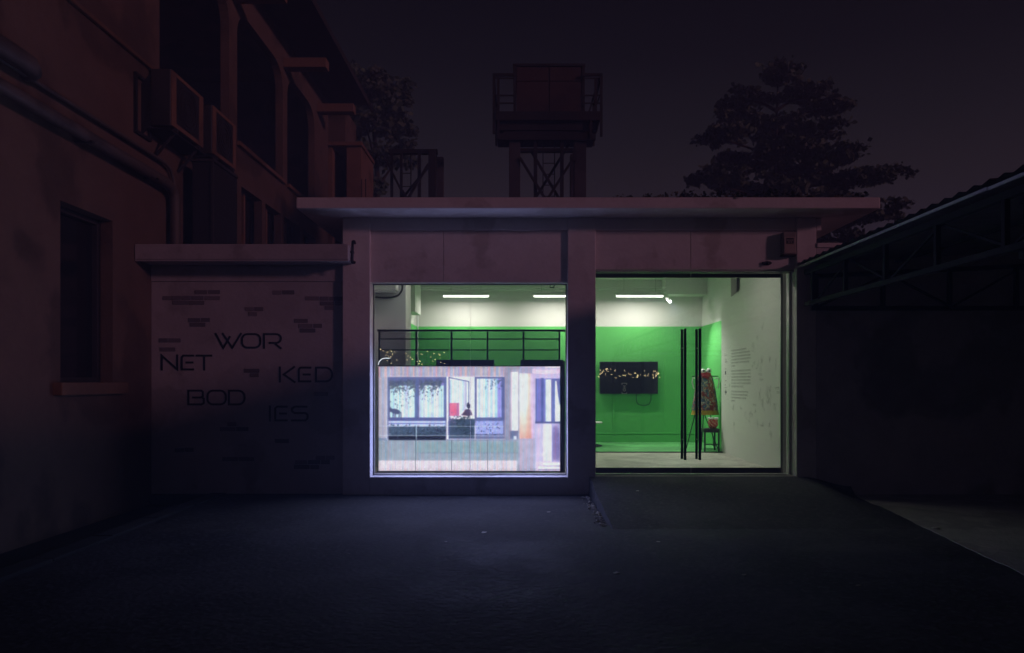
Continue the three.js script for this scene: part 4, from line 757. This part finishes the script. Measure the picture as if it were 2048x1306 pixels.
// ---------------------------------------------------------------- shed roof on trusses and the wall behind it
{
  const wl = thing('yard_wall', 'long plain grey wall under the shed roof beside the gallery', 'wall', [6.2, 0, -0.1]);
  part('face', bx(3.956, 8.6, -0.05, 3.3, -0.22, -0.004, 0.005), M.sideWall, wl);
  part('coping', bx(3.957, 8.6, 3.3, 3.36, -0.25, 0.02, 0.008), M.facade, wl);
  const z1 = 20, sh = thing('shed', 'open shed with sheet metal roof on welded trusses', 'shed', [6, 0, 10]);
  const slope = (x) => 3.03 + (x - 3.73) * 0.055;
  // roof sheets, corrugated along the slope
  const prof = (() => {
    const n = 20, w = 1.0, pos = [], idx = [];
    for (const y of [0, 0.012]) for (let i = 0; i <= n; i++) for (const x of [3.70, 8.6]) pos.push(x, slope(x) + 0.05 + y + 0.014 * Math.cos(i / n * Math.PI * 10), -i / n * (w + 0.03));
    const o = (n + 1) * 2; for (let i = 0; i < n; i++) { const a = i * 2; idx.push(a, a + 1, a + 2, a + 1, a + 3, a + 2, o + a, o + a + 2, o + a + 1, o + a + 1, o + a + 2, o + a + 3); }
    const g = new THREE.BufferGeometry(); g.setAttribute('position', new THREE.Float32BufferAttribute(pos, 3)); g.setIndex(idx); g.computeVertexNormals(); return metric(g);
  })();
  for (let k = 0; k < 20; k++) put('roof_sheet', prof, M.zinc, sh, 0, (k % 2) * 0.004, k + 1.04);
  for (let k = 0; k < 5; k++) part('eave_trim', bar(V(3.70, 3.035 - (k % 2) * 0.006, 0.03 + k * 4), V(3.70, 3.035 + (k % 2) * 0.006, 4.02 + k * 4), 0.02, 0.024), M.trim, sh);
  part('top_chord', bar(V(3.8, 2.96, 0.05), V(3.8, 2.96, z1), 0.06), M.darkMetal, sh);
  part('bottom_chord', bar(V(3.8, 2.54, 0.05), V(3.8, 2.54, z1), 0.05), M.darkMetal, sh);
  for (let k = 0; k <= 20; k++) { const z = 0.28 + k * 0.95; part('truss_post', bar(V(3.8, 2.54, z), V(3.8, 2.96, z), 0.045), M.darkMetal, sh); if (k < 20) part('truss_brace', bar(V(3.84, k % 2 ? 2.94 : 2.56, z), V(3.84, k % 2 ? 2.56 : 2.94, z + 0.95), 0.022, 0.022), M.darkMetal, sh); }
  // cross trusses
  for (const z of [0.12, 4.2, 8.4, 12.6, 16.8]) {
    part('bottom_chord', bar(V(3.84, 2.48, z), V(8.38, 2.48, z), 0.055), M.darkMetal, sh);
    part('top_chord', bar(V(3.84, 2.9, z), V(8.38, 3.12, z), 0.055), M.darkMetal, sh);
    for (let k = 0; k <= 5; k++) { const x = 3.9 + k * 0.88; part('truss_post', bar(V(x, 2.48, z), V(x, 2.9 + (x - 3.84) * 0.048, z), 0.05), M.darkMetal, sh); if (k < 5) part('truss_brace', bar(V(x + (k % 2 ? 0.88 : 0.02), 2.5, z + 0.03), V(x + (k % 2 ? 0.02 : 0.88), 2.9 + (x - 3.84) * 0.048, z + 0.03), 0.026), M.darkMetal, sh); }
  }
  for (const x of [5.0, 6.2, 7.4]) part('purlin', bar(V(x, slope(x) + 0.005, 0.05), V(x, slope(x) + 0.005, z1), 0.04), M.darkMetal, sh);
  part('side_wall', bx(8.4, 8.6, -0.05, 3.31, 0.03, z1), M.sideWall, sh);  // unseen wall, added to stop the low town light under the roof
  for (const z of [12.6, 19.8]) part('post', bar(V(3.8, -0.02, z), V(3.8, 2.54, z), 0.09), M.darkMetal, sh);
}

// ---------------------------------------------------------------- trees
function limb(pts, r0, r1, n = 8) {
  const cv = new THREE.CatmullRomCurve3(pts), seg = 18, fr = cv.computeFrenetFrames(seg, false), pos = [], idx = [];
  for (let i = 0; i <= seg; i++) { const p = cv.getPointAt(i / seg), r = r0 + (r1 - r0) * i / seg; for (let k = 0; k < n; k++) { const a = k / n * 6.2832, q = p.clone().addScaledVector(fr.normals[i], Math.cos(a) * r).addScaledVector(fr.binormals[i], Math.sin(a) * r); pos.push(q.x, q.y, q.z); } }
  for (let i = 0; i < seg; i++) for (let k = 0; k < n; k++) { const a = i * n + k, b = i * n + (k + 1) % n; idx.push(a, b, a + n, b, b + n, a + n); }
  const g = new THREE.BufferGeometry(); g.setAttribute('position', new THREE.Float32BufferAttribute(pos, 3)); g.setIndex(idx); g.computeVertexNormals(); return metric(g);
}
{
  const t = thing('layered_tree', 'dark tree with flat layered branches rising behind the roof', 'tree', [8.1, 0, -13.5]);
  const z = -13.5, k = 63.3, X = (p) => (p - 1040) / k, Yp = (p) => 1.5 + (765 - p) / k;
  part('trunk', limb([V(8.1, -0.1, z), V(8.0, 4, z), V(8.05, 8, z), V(8.15, 11, z)], 0.2, 0.03), M.bark, t);
  const L = [[1500, 1590, 150, 176], [1440, 1560, 182, 200], [1540, 1655, 180, 205], [1420, 1560, 215, 240], [1480, 1640, 225, 262], [1600, 1700, 205, 225], [1560, 1690, 262, 280], [1378, 1490, 272, 300], [1440, 1500, 295, 312], [1490, 1620, 288, 330], [1480, 1600, 315, 345], [1600, 1720, 300, 330], [1560, 1720, 325, 350], [1375, 1480, 340, 392], [1470, 1640, 345, 400], [1620, 1760, 335, 395], [1720, 1815, 335, 365], [1500, 1720, 390, 440], [1620, 1790, 400, 460], [1630, 1770, 440, 520], [1480, 1640, 430, 520]];
  const pads = [];
  for (const [a, b, c, d] of L) {
    const cx = X((a + b) / 2), cy = Yp((c + d) / 2), rx = (b - a) / 2 / k, ry = (d - c) / 2 / k * 0.75, cz = z + rr(-0.7, 0.7);
    pads.push({ c: [cx, cy, cz], r: [rx, ry, rx * 0.8 + 0.2], n: Math.round(1500 * rx * (0.5 + ry)), clumps: Math.round(26 * rx * (0.6 + ry)) + 8, clump: 0.24 });
    const y0 = cy - ry - 0.35; if (Math.abs(cx - 8.1) > 0.3) part('limb', limb([V(8.05, y0, z), V(8.05 + (cx - 8.05) * 0.5, y0 + 0.25, (z + cz) / 2), V(cx + Math.sign(cx - 8.05) * rx * 0.6, cy, cz)], 0.06, 0.012, 6), M.bark, t);
  }
  part('crown', foliage(pads, 0.17, greens), M.leaf, t);
}
{
  const t = thing('leafy_tree', 'dark drooping tree behind the eaves of the old building', 'tree', [-4.7, 0, -14]);
  const z = -14;
  part('trunk', limb([V(-4.7, -0.1, z), V(-4.75, 4, z), V(-4.6, 8, z), V(-4.8, 10.5, z)], 0.2, 0.05), M.bark, t);
  const pads = [];
  for (const [x, y, rx, ry] of [[-5.2, 11.2, 1.1, 0.7], [-4.4, 10.6, 1.0, 0.7], [-5.0, 9.9, 1.0, 0.5], [-4.0, 9.6, 0.7, 0.5], [-3.8, 8.9, 0.5, 0.35], [-4.8, 8.8, 0.9, 0.45], [-5.3, 7.9, 0.8, 0.4], [-4.75, 7.3, 0.4, 0.5]]) {
    pads.push({ c: [x, y, z + rr(-0.5, 0.5)], r: [rx, ry, rx * 0.8], n: Math.round(1700 * rx * ry) + 200, clumps: Math.round(22 * rx * ry) + 8, clump: 0.28 });
    part('limb', limb([V(-4.68, y - 1.2, z), V((x - 4.68) / 2, y - 0.6, z), V(x, y, z)], 0.06, 0.012, 6), M.bark, t);
  }
  part('crown', foliage(pads, 0.19, greens), M.leaf, t);
}

// ---------------------------------------------------------------- fairy lights across the street (mirrored in the glass)
{
  const glow = new THREE.MeshStandardMaterial({ color: 0xffffff, emissive: new THREE.Color().setRGB(1, 0.78, 0.40), emissiveIntensity: 9 });
  const bulb = new THREE.SphereGeometry(0.022, 8, 6);
  const garland = (label, x0, x1, yc, z, n, amp) => {
    const t = thing('fairy_light_garland', label, 'garland', [(x0 + x1) / 2, 0, z], 'fairy lights across the street');
    for (const x of [x0 - 0.1, x1 + 0.1]) part('post', bar(V(x, -0.02, z - 0.05), V(x, yc + 0.5, z - 0.05), 0.03, 0.03, 10), M.darkMetal, t);
    const pts = []; for (let k = 0; k <= 24; k++) pts.push(V(x0 + (x1 - x0) * k / 24, yc + amp * Math.sin(k * 1.9) + 0.02 * Math.sin(k * 5.1), z + 0.02 * Math.sin(k * 2.7)));
    part('cable', tube([V(x0 - 0.1, yc + 0.4, z), ...pts, V(x1 + 0.1, yc + 0.4, z)], 0.006, 120, 6), M.black, t);
    for (let k = 0; k < n; k++) put('bulb', bulb, glow, t, rr(x0, x1), yc + rr(-1, 1) * amp * 1.5 + rr(-0.05, 0.05), z + rr(-0.05, 0.05));
  };
  garland('warm fairy light string hanging opposite the glass doors', 2.5, 4.65, 1.8, 14, 50, 0.09);
  garland('warm fairy light string hanging opposite the shop window', -4.6, -2.4, 2.32, 14, 36, 0.16);
}
// ---------------------------------------------------------------- litter on the yard
{
  const pale = std(0.55, 0.53, 0.5, 0.8), dull = std(0.2, 0.18, 0.15, 0.9);
  for (const [x, z, s, m, label] of [[-0.36, 2.47, 0.024, 0, 'crumpled white paper scrap on the asphalt before the shop window'], [0.76, 4.04, 0.022, 0, 'flat white paper scrap on the asphalt before the ramp'], [0.33, 1.3, 0.016, 0, null], [-0.7, 2.9, 0.014, 0, null], [1.75, 4.1, 0.018, 1, null], [1.3, 2.9, 0.014, 0, null], [-1.5, 3.4, 0.013, 1, null], [2.5, 4.4, 0.016, 1, null], [1.45, 0.75, 0.018, 0, null], [0.2, 3.2, 0.012, 1, null], [4.25, 2.3, 0.03, 0, 'pale stone chip at the edge of the concrete floor'], [-0.2, 3.9, 0.012, 1, null]]) {
    const g = new THREE.IcosahedronGeometry(s, 1), p = g.attributes.position; for (let i = 0; i < p.count; i++) { const n = 0.75 + 0.5 * ((Math.sin(p.getX(i) * 431 + p.getZ(i) * 913 + p.getY(i) * 217) + 1) / 2); p.setXYZ(i, p.getX(i) * n * 1.5, p.getY(i) * n * 0.16, p.getZ(i) * n); }
    g.computeVertexNormals(); g.rotateY(rr(0, 3)); const y = x > 0.93 && x < 4.2 && z < 2.35 ? 0.243 * (1 - z / 2.3) : x > 4.1 ? 0.012 : 0; g.translate(x, y + s * 0.1, z);
    solo('litter_scrap', g, m ? dull : pale, label ?? (m ? 'tiny dull scrap lying on the asphalt' : 'tiny pale scrap lying on the ground'), 'litter', 'scraps scattered on the yard');
  }
}
scene.traverse((o) => { if (o.isMesh) { o.castShadow = true; o.receiveShadow = true; } });
renderer.render(scene, camera);
